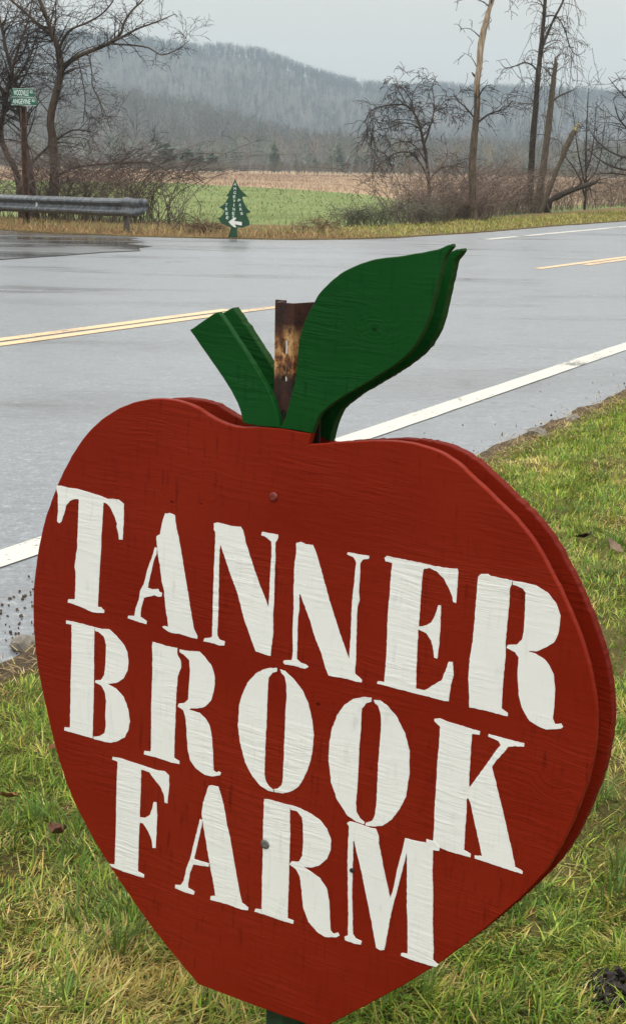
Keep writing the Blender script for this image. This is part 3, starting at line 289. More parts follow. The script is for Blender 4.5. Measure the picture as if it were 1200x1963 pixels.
def painted_ply(name, col, hi, worn=None, rough=0.48, scratch=1.0, knots=(), fade=None, checks=1.0):
    """brushed paint over rotary-cut plywood: raised grain along X, fine checks across it"""
    t = NT(name)
    c1 = t.coords('Object', (17, 17, 190), (0, R(3.0), 0))
    warp = t.noise(t.coords('Object', (5, 5, 9)), 1.0, 3)
    off = t.new('ShaderNodeVectorMath', operation='ADD')
    sc = t.new('ShaderNodeCombineXYZ')
    t.link(t.math('MULTIPLY', warp, 5.0), sc.inputs[2])
    t.link(c1, off.inputs[0]); t.link(sc.outputs[0], off.inputs[1])
    gv = off.outputs[0]; kb = None; kd = None
    for (kx, kz, kr) in knots:
        oc = t.coords('Object'); s_ = t.new('ShaderNodeSeparateXYZ'); t.link(oc, s_.inputs[0])
        dx = t.math('MULTIPLY', t.math('SUBTRACT', s_.outputs[0], kx), 0.62); dz = t.math('SUBTRACT', s_.outputs[2], kz)
        d = t.math('SQRT', t.math('ADD', t.math('MULTIPLY', dx, dx), t.math('MULTIPLY', dz, dz)))
        d = t.math('ADD', d, t.math('MULTIPLY', t.math('SUBTRACT', warp, 0.5), kr * 0.5))
        e = t.ramp(t.math('DIVIDE', d, kr), [(0.0, 1.0), (0.25, 0.75), (1.0, 0.0)])
        # the grain swings round the knot
        a2 = t.new('ShaderNodeVectorMath', operation='ADD'); c3 = t.new('ShaderNodeCombineXYZ')
        t.link(t.math('MULTIPLY', t.math('MULTIPLY', e, d), 330.0), c3.inputs[2]); t.link(gv, a2.inputs[0]); t.link(c3.outputs[0], a2.inputs[1]); gv = a2.outputs[0]
        rg = t.math('MULTIPLY', t.math('SINE', t.math('MULTIPLY', d, 1500.0)), t.math('MULTIPLY', e, 0.12))
        kb = rg if kb is None else t.math('ADD', kb, rg)
        dk = t.ramp(t.math('DIVIDE', d, kr), [(0.05, 0.75), (0.13, 0.0)])
        kd = dk if kd is None else t.math('MAXIMUM', kd, dk)
    grain = t.noise(gv, 1.0, 5, 0.6)
    c2 = t.coords('Object', (170, 170, 22))
    check = t.noise(c2, 1.0, 3, 0.6)
    big = t.noise(t.coords('Object', (4, 4, 6)), 1.0, 4)
    patch = t.noise(t.coords('Object', (6, 6, 12)), 1.0, 3)
    amp = t.rng(patch, 0.42, 0.66, 0.12, 1.7)
    ridge = t.ramp(grain, [(0.30, 0.0), (0.52, 0.5), (0.70, 1.0)])
    # knots: a few ring patterns in the veneer
    vor = t.new('ShaderNodeTexVoronoi'); vor.inputs['Scale'].default_value = 3.1
    t.link(t.coords('Object', (1.0, 1.0, 1.6)), vor.inputs['Vector'])
    rings = t.math('SINE', t.math('MULTIPLY', vor.outputs['Distance'], 190.0))
    kmask = t.ramp(vor.outputs['Distance'], [(0.02, 1.0), (0.13, 0.0)])
    h = t.math('ADD', t.math('MULTIPLY', t.math('MULTIPLY', ridge, amp), 1.0), t.math('MULTIPLY', check, 0.5))
    h = t.math('ADD', h, t.math('MULTIPLY', t.math('MULTIPLY', rings, kmask), 0.12))
    if kb is not None: h = t.math('ADD', h, kb)
    base = t.mix(t.rng(big, 0.3, 0.7, 0, 1), col, hi)
    if fade:
        base = t.mix(t.rng(t.noise(t.coords('Object', (2.2, 2.2, 3.0)), 1.0, 6, 0.65), 0.45, 0.75, 0.0, 0.6), base, fade)
        base = t.mix(t.ramp(t.noise(t.coords('Object', (40, 40, 14)), 1.0, 5, 0.7), [(0.60, 0.0), (0.72, 0.35)]), base, tuple(c * 0.6 for c in col))
    if kd is not None: base = t.mix(kd, base, tuple(c * 0.25 for c in col))
    # thin paint on the checks
    chk = t.ramp(check, [(0.56, 0.0), (0.70, 0.8)])
    base = t.mix(t.math('MULTIPLY', chk, t.rng(big, 0.38, 0.60, 0.05 * checks, 0.9 * checks)), base, tuple(c * 0.55 for c in col))
    if worn:
        fl = t.noise(t.coords('Object', (70, 70, 240)), 1.0, 4)
        base = t.mix(t.ramp(fl, [(0.66, 0.0), (0.74, 0.6)]), base, worn)
    spk = t.noise(t.coords('Object', (1, 1, 1)), 85.0, 2)
    base = t.mix(t.ramp(spk, [(0.785, 0.0), (0.80, 0.7)]), base, tuple(min(1, c * 2.2 + 0.03) for c in hi))
    t.set(Base_Color=base, Roughness=t.rng(grain, 0.3, 0.7, rough - 0.06, rough + 0.14))
    t.b.inputs['Specular IOR Level'].default_value = 0.07
    t.set(Normal=t.bump(h, 0.60 * scratch, 0.0010))
    return t.m

M = {}
M['red'] = painted_ply('red_paint', (0.165, 0.0102, 0.0030), (0.203, 0.0155, 0.0050), scratch=0.85, fade=(0.205, 0.0185, 0.0068), knots=((-.181, .236, .020), (-.222, .231, .015), (.298, .006, .028), (-.009, .030, .018)))
M['red_raw'] = painted_ply('red_paint_edge', (0.11, 0.008, 0.004), (0.16, 0.016, 0.009), worn=(0.22, 0.05, 0.04), rough=0.6)
M['green'] = painted_ply('green_paint', (0.0035, 0.047, 0.0075), (0.0055, 0.062, 0.012), scratch=1.3, fade=(0.010, 0.075, 0.018), knots=((0.0314, 0.4632, .024),))
M['green_raw_shaded'] = painted_ply('green_paint_edge_shaded', (0.008, 0.040, 0.009), (0.025, 0.062, 0.016), worn=(0.08, 0.09, 0.03), rough=0.7)  # worn edge green, darkened so the front leaf's rim has gap shade painted in
M['white'] = painted_ply('white_paint', (0.70, 0.725, 0.725), (0.78, 0.805, 0.805), scratch=0.75, rough=0.55, fade=(0.68, 0.70, 0.69), checks=0.35)

def mat_rust():
    t = NT('rusty_steel')
    c = t.coords('Object', (70, 70, 42))
    a = t.noise(c, 1.0, 8, 0.7, 0.5)
    f = t.noise(t.coords('Object', (1, 1, 1)), 160, 5, 0.7)
    st = t.noise(t.coords('Object', (90, 90, 14)), 1.0, 5)
    v = t.math('ADD', t.math('MULTIPLY', a, 0.65), t.math('MULTIPLY', st, 0.35))
    col = t.ramp(v, [(0.34, (0.030, 0.010, 0.006)), (0.43, (0.10, 0.035, 0.014)), (0.48, (0.34, 0.16, 0.055)), (0.54, (0.52, 0.34, 0.16)), (0.60, (0.20, 0.075, 0.025)), (0.70, (0.06, 0.018, 0.008))])
    sp = t.new('ShaderNodeSeparateXYZ'); t.link(t.coords('Object'), sp.inputs[0])
    zz = t.math('ADD', sp.outputs[2], t.math('MULTIPLY', t.math('SUBTRACT', a, 0.5), 0.05))
    bd = t.ramp(t.rng(zz, 0.95, 1.06, 0, 1), [(0.18, 0.0), (0.30, 1.0), (0.58, 1.0), (0.72, 0.0)])
    col = t.mix(bd, t.ramp(v, [(0.40, (0.010, 0.005, 0.004)), (0.60, (0.055, 0.014, 0.008))]), col)
    col = t.mix(t.ramp(f, [(0.52, 0.0), (0.66, 0.75)]), col, (0.03, 0.010, 0.006))
    t.set(Base_Color=col, Roughness=0.78, Metallic=0.15, Normal=t.bump(f, 0.5, 0.002))
    return t.m
M['rust'] = mat_rust()
M['green_steel'] = plain('green_painted_steel', (0.010, 0.035, 0.018), 0.5, 0.4, 40)

def mat_asphalt(name, wet=0.5, tone=1.0):
    t = NT(name)
    w = t.world()
    agg = t.noise(w, 75.0, 4, 0.75)
    fine = t.noise(w, 420.0, 2, 0.6)
    big = t.noise(t.world((0.10, 0.22, 1)), 1.0, 5, 0.6, 0.4)
    mid = t.noise(t.world((0.55, 0.9, 1)), 1.0, 5, 0.6)
    pud = t.noise(t.world((0.22, 0.9, 1)), 1.0, 5, 0.55, 0.5)
    col = t.ramp(agg, [(0.30, tuple(c * tone for c in (0.058, 0.064, 0.072))), (0.55, tuple(c * tone for c in (0.106, 0.122, 0.144))), (0.72, tuple(c * tone for c in (0.26, 0.27, 0.29)))])
    sp1 = t.noise(w, 26.0, 3, 0.8); sp2 = t.noise(t.world((5, 9, 1)), 1.0, 5, 0.7)
    col = t.mix(t.ramp(sp1, [(0.56, 0.0), (0.68, 0.75)]), col, tuple(c * tone for c in (0.30, 0.31, 0.33)))
    col = t.mix(t.ramp(sp1, [(0.33, 0.8), (0.44, 0.0)]), col, tuple(c * tone for c in (0.030, 0.032, 0.036)))
    col = t.mix(t.ramp(sp2, [(0.36, 0.6), (0.50, 0.0)]), col, tuple(c * tone for c in (0.055, 0.060, 0.068)))
    col = t.mix(t.rng(big, 0.35, 0.65, 0.0, 0.30), col, tuple(c * tone for c in (0.155, 0.172, 0.195)))
    col = t.mix(t.rng(mid, 0.3, 0.7, 0.0, 0.35), col, tuple(c * tone for c in (0.080, 0.086, 0.096)))
    wetm = t.math('ADD', t.math('MULTIPLY', pud, 0.7), t.math('MULTIPLY', mid, 0.3))
    film = t.rng(wetm, 0.58 - 0.16 * wet, 0.74 - 0.16 * wet, 0.0, 1.0)
    rough = t.rng(film, 0, 1, 0.42, 0.08 if wet > 0.6 else 0.22)
    col = t.mix(t.math('MULTIPLY', film, 0.55), col, (0.06, 0.062, 0.065))
    ck = t.new('ShaderNodeTexVoronoi', feature='DISTANCE_TO_EDGE'); ck.inputs['Scale'].default_value = 0.42
    wv = t.new('ShaderNodeVectorMath', operation='ADD'); wc = t.new('ShaderNodeCombineXYZ')
    t.link(t.math('MULTIPLY', mid, 2.2), wc.inputs[0]); t.link(t.math('MULTIPLY', t.noise(w, 1.7, 4), 1.6), wc.inputs[1])
    t.link(w, wv.inputs[0]); t.link(wc.outputs[0], wv.inputs[1]); t.link(wv.outputs[0], ck.inputs['Vector'])
    cr = t.math('MULTIPLY', t.ramp(ck.outputs['Distance'], [(0.0, 1.0), (0.006, 0.0)]), t.rng(t.noise(w, 0.35, 3), 0.52, 0.64, 0, 0.75))
    col = t.mix(cr, col, (0.02, 0.021, 0.023))
    t.set(Base_Color=col, Roughness=rough, IOR=1.38)
    t.b.inputs['Specular IOR Level'].default_value = 0.5
    t.b.inputs['Coat Weight'].default_value = 0.55
    t.b.inputs['Coat IOR'].default_value = 1.33
    t.set(Coat_Roughness=t.rng(film, 0, 1, 0.34, 0.05 if wet > 0.6 else 0.16))
    h = t.math('ADD', t.math('MULTIPLY', agg, 0.6), t.math('MULTIPLY', sp1, 0.6))
    hb = t.new('ShaderNodeBump'); hb.inputs['Distance'].default_value = 0.004
    t.link(h, hb.inputs['Height']); t.link(t.rng(film, 0, 1, 0.55, 0.10), hb.inputs['Strength'])
    t.link(hb.outputs[0], t.b.inputs['Normal'])
    return t.m
M['asphalt'] = mat_asphalt('wet_asphalt', 0.42, 1.55)
M['asphalt_side'] = mat_asphalt('wetter_asphalt', 1.0, 0.75)

def mat_line(name, col, wear):
    t = NT(name)
    w = t.world()
    n = t.noise(w, 55.0, 4, 0.7)
    m = t.noise(t.world((1.3, 1.3, 1)), 1.0, 4)
    v = t.math('ADD', t.math('MULTIPLY', n, 0.5), t.math('MULTIPLY', m, 0.5))
    f = t.ramp(v, [(wear, 1.0), (wear + 0.035, 0.0)])
    c = t.mix(t.rng(m, 0.3, 0.7, 0.0, 0.5), col, tuple(x * 0.8 for x in col))
    t.set(Base_Color=t.mix(f, c, (0.06, 0.06, 0.062)), Roughness=0.35)
    t.set(Normal=t.bump(t.noise(w, 160, 3), 0.35, 0.003))
    return t.m
M['line_white'] = mat_line('road_paint_white', (0.58, 0.57, 0.52), 0.42)
M['line_yellow'] = mat_line('road_paint_yellow', (0.76, 0.52, 0.29), 0.41)

def mat_col(name, rough=0.75, trans=0.0, spec=0.3):
    t = NT(name)
    a = t.new('ShaderNodeVertexColor', layer_name='Col')
    t.set(Base_Color=a.outputs['Color'], Roughness=rough)
    t.b.inputs['Specular IOR Level'].default_value = spec
    if trans:
        tr = t.new('ShaderNodeBsdfTranslucent'); t.link(a.outputs['Color'], tr.inputs['Color'])
        ms = t.new('ShaderNodeMixShader'); ms.inputs[0].default_value = trans
        t.link(t.b.outputs[0], ms.inputs[1]); t.link(tr.outputs[0], ms.inputs[2])
        t.link(ms.outputs[0], t.n['Material Output'].inputs['Surface'])
    return t.m
M['blade'] = mat_col('grass_blades', 0.6, 0.30, 0.12)
M['straw'] = mat_col('dry_grass_blades', 0.8, 0.2, 0.08)
M['twig'] = mat_col('bare_twigs', 0.85)

def mat_ground(name, stops, scales=(3.0, 40.0), bumpd=0.02, rough=0.95):
    t = NT(name)
    w = t.world()
    a = t.noise(w, scales[0], 5, 0.6); b = t.noise(w, scales[1], 5, 0.7)
    v = t.math('ADD', t.math('MULTIPLY', a, 0.5), t.math('MULTIPLY', b, 0.5))
    t.set(Base_Color=t.ramp(v, stops), Roughness=rough, Normal=t.bump(b, 0.8, bumpd))
    t.b.inputs['Specular IOR Level'].default_value = 0.15
    return t.m
M['turf'] = mat_ground('turf_thatch', [(0.35, (0.040, 0.030, 0.014)), (0.5, (0.11, 0.095, 0.030)), (0.65, (0.20, 0.165, 0.06))], (5.0, 160.0), 0.02)
M['soil'] = mat_ground('wet_soil', [(0.35, (0.035, 0.025, 0.017)), (0.52, (0.11, 0.08, 0.053)), (0.66, (0.21, 0.17, 0.115))], (6.0, 120.0), 0.02)
M['earth'] = mat_ground('field_earth', [(0.35, (0.05, 0.055, 0.025)), (0.65, (0.11, 0.10, 0.05))], (0.05, 0.6), 0.1)
M['field'] = mat_ground('field_grass', [(0.36, (0.10, 0.125, 0.045)), (0.46, (0.155, 0.20, 0.075)), (0.57, (0.19, 0.23, 0.095)), (0.68, (0.26, 0.255, 0.135))], (0.22, 2.2), 0.25)
M['meadow'] = mat_ground('dry_meadow', [(0.35, (0.22, 0.15, 0.10)), (0.5, (0.32, 0.23, 0.15)), (0.68, (0.42, 0.32, 0.21))], (0.12, 1.2), 0.3)
M['verge'] = mat_ground('verge_thatch', [(0.35, (0.085, 0.055, 0.028)), (0.52, (0.17, 0.125, 0.055)), (0.7, (0.24, 0.19, 0.09))], (2.0, 25.0), 0.05)
M['hill'] = mat_ground('leaf_litter_hill', [(0.35, (0.055, 0.050, 0.048)), (0.65, (0.10, 0.092, 0.085))], (0.02, 0.2), 1.0)

def mat_bark(name, a, b, c, scale=1.0):
    t = NT(name)
    v = t.noise(t.coords('Object', (26 * scale, 26 * scale, 5 * scale)), 1.0, 6, 0.65, 0.3)
    big = t.noise(t.coords('Object', (1.6, 1.6, 0.8)), 1.0, 4)
    col = t.mix(t.rng(big, 0.38, 0.62, 0, 1), t.ramp(v, [(0.35, a), (0.65, b)]), t.ramp(v, [(0.35, tuple(x * .6 for x in c)), (0.65, c)]))
    t.set(Base_Color=col, Roughness=0.9, Normal=t.bump(v, 0.9, 0.02))
    t.b.inputs['Specular IOR Level'].default_value = 0.2
    return t.m
M['bark'] = mat_bark('brown_bark', (0.028, 0.020, 0.015), (0.085, 0.062, 0.046), (0.11, 0.085, 0.065))
M['bark_dark'] = mat_bark('dark_bark', (0.018, 0.014, 0.012), (0.060, 0.047, 0.038), (0.075, 0.060, 0.048))
M['bark_grey'] = mat_bark('grey_bark', (0.055, 0.043, 0.032), (0.15, 0.125, 0.10), (0.12, 0.095, 0.072))
def mat_snag():
    t = NT('snag_bark_to_bare_wood')
    v = t.noise(t.coords('Object', (30, 30, 4)), 1.0, 6, 0.65, 0.4)
    st = t.noise(t.coords('Object', (14, 14, 0.7)), 1.0, 5, 0.6, 0.3)
    sp = t.new('ShaderNodeSeparateXYZ'); t.link(t.coords('Object'), sp.inputs[0])
    h = t.math('ADD', t.rng(sp.outputs[2], 1.6, 4.2, -0.25, 0.75), t.math('SUBTRACT', st, 0.5))
    f = t.ramp(h, [(0.28, 0.0), (0.40, 1.0)])
    wood = t.ramp(v, [(0.32, (0.17, 0.12, 0.08)), (0.5, (0.30, 0.235, 0.175)), (0.68, (0.44, 0.37, 0.29))])
    wood = t.mix(t.ramp(st, [(0.30, 0.8), (0.42, 0.0)]), wood, (0.10, 0.075, 0.055))
    bark = t.ramp(v, [(0.35, (0.045, 0.034, 0.025)), (0.65, (0.14, 0.11, 0.085))])
    t.set(Base_Color=t.mix(f, bark, wood), Roughness=0.85, Normal=t.bump(v, 0.9, 0.02))
    t.b.inputs['Specular IOR Level'].default_value = 0.15
    return t.m
M['snag'] = mat_snag()
M['deadwood'] = mat_bark('bare_dead_wood', (0.20, 0.145, 0.10), (0.50, 0.41, 0.31), (0.30, 0.24, 0.185))
M['splinter'] = mat_bark('fresh_splintered_wood', (0.24, 0.19, 0.10), (0.40, 0.34, 0.19), (0.33, 0.27, 0.15))

def mat_galv():
    t = NT('galvanised_steel')
    n = t.noise(t.coords('Object', (3, 30, 3)), 1.0, 5)
    st = t.noise(t.coords('Object', (14, 14, 2)), 1.0, 5)
    col = t.ramp(t.math('ADD', t.math('MULTIPLY', n, 0.5), t.math('MULTIPLY', st, 0.5)), [(0.38, (0.07, 0.078, 0.088)), (0.55, (0.15, 0.165, 0.185)), (0.68, (0.25, 0.27, 0.29))])
    t.set(Base_Color=col, Metallic=0.55, Roughness=0.42, Normal=t.bump(n, 0.2, 0.004))
    return t.m
M['galv'] = mat_galv()
M['steel_post'] = plain('weathered_post_steel', (0.085, 0.080, 0.078), 0.75, 0.4, 12)
M['sign_green'] = plain('reflective_green', (0.006, 0.105, 0.062), 0.35, 0.12, 30)
M['sign_white'] = plain('reflective_white', (0.62, 0.72, 0.68), 0.4, 0.06, 30)
M['tree_green'] = plain('dark_green_board_paint', (0.006, 0.048, 0.020), 0.5, 0.25, 9)
M['tree_white'] = plain('pale_letter_paint', (0.60, 0.72, 0.62), 0.5, 0.08, 30)
M['arrow_white'] = plain('arrow_white_paint', (0.66, 0.66, 0.63), 0.55, 0.06, 30)
M['pole_rust'] = plain('rust_brown_pole', (0.060, 0.034, 0.022), 0.85, 0.6, 9)
M['screw_red'] = plain('painted_screw', (0.16, 0.020, 0.012), 0.4, 0.2, 300)
M['screw_grey'] = plain('zinc_screw', (0.17, 0.17, 0.165), 0.4, 0.5, 400, 0.5)
M['leaf'] = mat_col('dead_leaf', 0.8, 0.15)
M['stone'] = plain('road_stone', (0.15, 0.135, 0.115), 0.8, 0.5, 40)
M['tar'] = plain('tar_seam', (0.012, 0.012, 0.013), 0.35, 0.3, 30)
M['char'] = plain('black_mulch', (0.018, 0.014, 0.012), 0.85, 0.7, 90)

# ------------------------------------------------------------------ ground, road, fields
def sheet(name, pts, z, mat, step=None):
    """a flat polygon laid at height z"""
    p3 = [Vector((p[0], p[1], z)) for p in pts]
    tri = tessellate_polygon([p3])
    bm = bmesh.new()
    vs = [bm.verts.new(p) for p in p3]
    for t in tri:
        try: bm.faces.new([vs[i] for i in t])
        except ValueError: pass
    bmesh.ops.recalc_face_normals(bm, faces=bm.faces)
    if bm.faces and sum(f.normal.z for f in bm.faces) < 0:
        bmesh.ops.reverse_faces(bm, faces=bm.faces)
    me = bpy.data.meshes.new(name); bm.to_mesh(me); bm.free()
    return link(name, me, mat)

def lerp_line(line, y):
    for (x0, y0), (x1, y1) in zip(line, line[1:]):
        if y0 <= y <= y1: return x0 + (x1 - x0) * (y - y0) / (y1 - y0)
    if y < line[0][1]:
        (x0, y0), (x1, y1) = line[0], line[1]
    else:
        (x0, y0), (x1, y1) = line[-2], line[-1]
    return x0 + (x1 - x0) * (y - y0) / (y1 - y0)

tag(sheet('ground', [(-900, -30), (900, -30), (900, 2000), (-900, 2000)], -0.30, M['earth']), kind='structure')

# straight near edge of the road and curving far edge
NE0, NE1 = Vector((-0.737, 3.483)), Vector((1.708, 8.399))
ned = (NE1 - NE0).normalized()
nen = Vector((ned.y, -ned.x))            # towards the lawn
def near_edge(s): return NE0 + ned * s
def near_s(x, y): return (Vector((x, y)) - NE0).dot(ned)
def lawn_dist(x, y): return (Vector((x, y)) - NE0).dot(nen)

far_edge = [(-60, 88), (-30, 54), (-12, 34.2)] + [tuple(p) for p in FAREDGE] + [(13.5, 51), (30, 84), (60, 144)]
def wob(pts, amp, step, seed):
    out = []
    for (a, b) in zip(pts, pts[1:]):
        a = Vector(a); b = Vector(b); n = max(1, int((b - a).length / step))
        nn = Vector((-(b - a).y, (b - a).x)).normalized()
        for i in range(n):
            p = a.lerp(b, i / n)
            if p.length < 70:
                p = p + nn * amp * noise.noise(Vector((p.x * 3.1, p.y * 3.1, seed)))
            out.append((p.x, p.y))
    out.append(tuple(pts[-1]))
    return out
far_edge = wob(far_edge, 0.07, 0.35, 3)
near_line = [near_edge(s) for s in np.arange(-14, 10, 0.12)]
near_line = [tuple(p + nen * (0.035 * noise.noise(Vector((p.x * 4, p.y * 4, 1))) + 0.02 * noise.noise(Vector((p.x * 14, p.y * 14, 5))))) for p in near_line]
near_line += [tuple(near_edge(s)) for s in (20, 40, 80, 160)]
road_poly = list(near_line) + far_edge[::-1] + [(-70, 60), (-60, -10)]
tag(sheet('road', road_poly, 0.0, M['asphalt']), kind='structure')

# the side road is laid over the edge of the main road, darker and wetter
seam = [(-16, 0.5), (-9, 11.0), (-6.2, 15.6)] + [tuple(p) for p in SEAM] + [(-2.6, 22.7), (-2.45, 23.2), (-2.95, 23.9), (-2.7, 24.5), (-3.05, 25.3), (-2.95, 25.8), (-3.2, 26.3)]
side = seam + [q for q in far_edge[::-1] if q[0] < -3.3] + [(-66, 60), (-40, 20)]
tag(sheet('side_road', side, 0.004, M['asphalt_side']), kind='structure')

def strip(name, pts, w0, w1, z, mat):
    """a painted band between offsets w0 and w1 from a centre line"""
    mb = MB(); n = len(pts); L = []
    for i, p in enumerate(pts):
        a = Vector(pts[max(i - 1, 0)]); b = Vector(pts[min(i + 1, n - 1)])
        d = (b - a).normalized(); nn = Vector((-d.y, d.x)); p = Vector(p)
        j0 = 0.006 * noise.noise(Vector((p.x * 9, p.y * 9, 2))); j1 = 0.006 * noise.noise(Vector((p.x * 9, p.y * 9, 7)))
        L.append(((p + nn * (w0 + j0)), (p + nn * (w1 + j1))))
    for (a, b), (c, d) in zip(L, L[1:]):
        mb.add([(a.x, a.y, z), (c.x, c.y, z), (d.x, d.y, z), (b.x, b.y, z)], [(0, 1, 2, 3)])
    return mb.build(name, mat)
def resamp(pts, step):
    out = []
    for a, b in zip(pts, pts[1:]):
        a = Vector(a); b = Vector(b); n = max(1, int((b - a).length / step))
        out += [tuple(a.lerp(b, i / n)) for i in range(n)]
    return out + [tuple(pts[-1])]
def line_fit(P):
    a = np.array(P); c = a.mean(0); d = np.linalg.svd(a - c)[2][0]
    if d[1] < 0: d = -d
    return Vector(c), Vector(d)
c, d = line_fit(NEARWHITE)
nw = resamp([c + d * s for s in (-4.15, 40)], 0.25)
tag(strip('edge_line', nw, -0.068, 0.068, 0.004, M['line_white']), 'long white edge line beside the lawn, passing behind the apple sign', 'road marking')
c, d = line_fit(YEL)
yl = resamp([c + d * s for s in (-9, -2.9)], 0.25)
tA = (Vector(YEL[2]) - c).dot(d); tB = (Vector(YEL[3]) - c).dot(d)
for nm, s0, s1, lab in (('left', -20, tA + 0.35, 'double yellow centre line running off to the left below the junction'), ('right', tB, 90, 'double yellow centre line running off to the right beyond the green leaf')):
    rt = empty('centre_line', (0, 0, 0)); tag(rt, lab, 'road marking', 'double yellow centre lines')
    o1 = strip('stripe', resamp([c + d * (s0 + (0.9 if nm == 'right' else 0)), c + d * (s1 + (0.1 if nm == 'left' else 0))], 0.3), -0.155, -0.03, 0.004, M['line_yellow']); o1.parent = rt
    o2 = strip('stripe', resamp([c + d * (s0 - (0.35 if nm == 'right' else 0)), c + d * (s1 - (0.75 if nm == 'left' else 0))], 0.3), 0.03, 0.155, 0.004, M['line_yellow']); o2.parent = rt
c, d = line_fit(FARWHITE)
t0 = (Vector(FARWHITE[0]) - c).dot(d); t1 = (Vector(FARWHITE[1]) - c).dot(d)
tag(strip('edge_line', resamp([c + d * t0, c + d * (t1 - 0.1)], 0.3), -0.09, 0.09, 0.004, M['line_white']), 'short white dash at the start of the far edge line, above the leaf tip', 'road marking')
tag(strip('edge_line', resamp([c + d * (t1 + 0.35), c + d * 70], 0.4), -0.09, 0.09, 0.004, M['line_white']), 'long white far edge line below the strip of yellowish grass', 'road marking')
tag(strip('tar_seam', resamp([(-5.2, 17.3)] + [tuple(p) for p in SEAM], 0.25), -0.035, 0.03, 0.008, M['tar']), 'thin black tar seam where the side road meets the main road', 'seam')

# lawn on the near side
def lawn_z(x, y):
    dd = lawn_dist(x, y)
    return 0.012 + min(1.0, max(0.0, dd / 0.5)) * 0.03 + 0.018 * noise.noise(Vector((x * 1.7, y * 1.7, 3))) * min(1, max(0, dd)) 
def grid_sheet(name, us, vs, fn, mat):
    co = []; fs = []
    for v in vs:
        for u in us: co.append(fn(u, v))
    n = len(us)
    for j in range(len(vs) - 1):
        for i in range(n - 1): fs.append((j * n + i, j * n + i + 1, (j + 1) * n + i + 1, (j + 1) * n + i))
    me = bpy.data.meshes.new(name); me.from_pydata(co, [], fs); me.update()
    return link(name, me, mat, None, True)
def lawn_pt(s, t):
    p = near_edge(s) + nen * t
    if t < 0.02: z = -0.02
    else: z = lawn_z(p.x, p.y)
    return (p.x, p.y, z)
ts = [-0.12, 0.0, 0.04, 0.08, 0.14, 0.22, 0.3, 0.4, 0.5, 0.65, 0.8, 1.0, 1.2, 1.4, 1.7, 2, 2.4, 2.8, 3.3, 4, 5, 7, 10, 15, 25, 40]
tag(grid_sheet('lawn', list(np.arange(-12, 14, 0.12)) + [16, 20, 30, 60, 120], ts[::-1], lawn_pt, M['turf']), kind='structure')
def margin_pt(s, t):
    p = near_edge(s) + nen * t
    a = 0.06 * noise.noise(Vector((p.x * 3, p.y * 3, 9)))
    p = p + nen * a
    h = 0.018 * max(0, noise.noise(Vector((p.x * 16, p.y * 16, 0)))) + 0.008
    z = -0.01 if t < -0.07 else (0.005 + h if t < 0.04 else 0.006)
    return (p.x, p.y, z)
tag(grid_sheet('dirt_margin', np.arange(-10, 13, 0.05), [0.075, 0.05, 0.03, 0.015, 0.0, -0.02, -0.045, -0.075], margin_pt, M['soil']), kind='structure')

# far verge, green field, dry meadow
hedge = [(-2.6, 32.5), (-0.5, 32.2), (0.3, 32.0)] + [tuple(p) for p in HEDGE[1:]] + [(20, 74), (45, 124), (80, 200)]
vpoly = [(x, y - 0.05) for x, y in far_edge] + hedge[::-1] + [(-6, 33.6), (-14, 40), (-40, 70), (-66, 98)]
tag(sheet('far_verge', vpoly, 0.02, M['verge']), kind='structure')
vsk = MB()
for (a, b) in zip(far_edge, far_edge[1:]):
    vsk.add([(a[0], a[1] - 0.05, -0.02), (b[0], b[1] - 0.05, -0.02), (b[0], b[1] - 0.05, 0.02), (a[0], a[1] - 0.05, 0.02)], [(0, 1, 2, 3)])
tag(vsk.build('verge_bank', M['verge']), kind='structure')
fpoly = hedge + [(110, 250), (60, 160), (25, 75), (9, 60)] + [tuple(p) for p in GREENEND[::-1]] + [(-40, 110), (-120, 115), (-140, 150), (-66, 98.2), (-40, 70), (-14, 40), (-6, 33.6)]
gend = [(-200, 112), (-60, 108)] + [tuple(p) for p in GREENEND] + [(4.2, 50), (9, 58), (16, 72), (40, 118), (120, 260)]
fpoly2 = hedge + gend[::-1][1:] + [(-140, 100), (-66, 98.2), (-40, 70), (-14, 40), (-6, 33.6)]
tag(sheet('field', fpoly2, -0.02, M['field']), kind='structure')
mpoly = gend + [(300, 300), (300, 440), (-300, 440), (-300, 112)]
tag(sheet('meadow', mpoly, -0.03, M['meadow']), kind='structure')

# hills
def hill(name, prof, y0, yc, y1, treeh, xs, ys, back):
    px = [p[0] for p in prof]; pz = [p[1] - treeh for p in prof]
    def H(x, y):
        top = np.interp(x, px, pz)
        if y <= yc: f = max(0.0, (y - y0) / (yc - y0)); f = f * f * (3 - 2 * f) * 0.6 + f * 0.4
        else: f = max(back, 1 - (y - yc) / (y1 - yc) * (1 - back))
        return top * f - 0.4 + 2.2 * f * noise.noise(Vector((x * 0.012, y * 0.012, 4)))
    o = grid_sheet(name, xs, ys, lambda x, y: (x, y, H(x, y)), M['hill'])
    tag(o, kind='structure')
    return H
HF = hill('hill', RIDGEFAR, 860, 1500, 1900, 13, np.arange(-560, 580, 20), np.arange(850, 1920, 25), 0.6)
HN = hill('hill', RIDGENEAR, 430, 750, 860, 10, np.arange(-300, 320, 10), np.arange(425, 880, 15), 0.35)

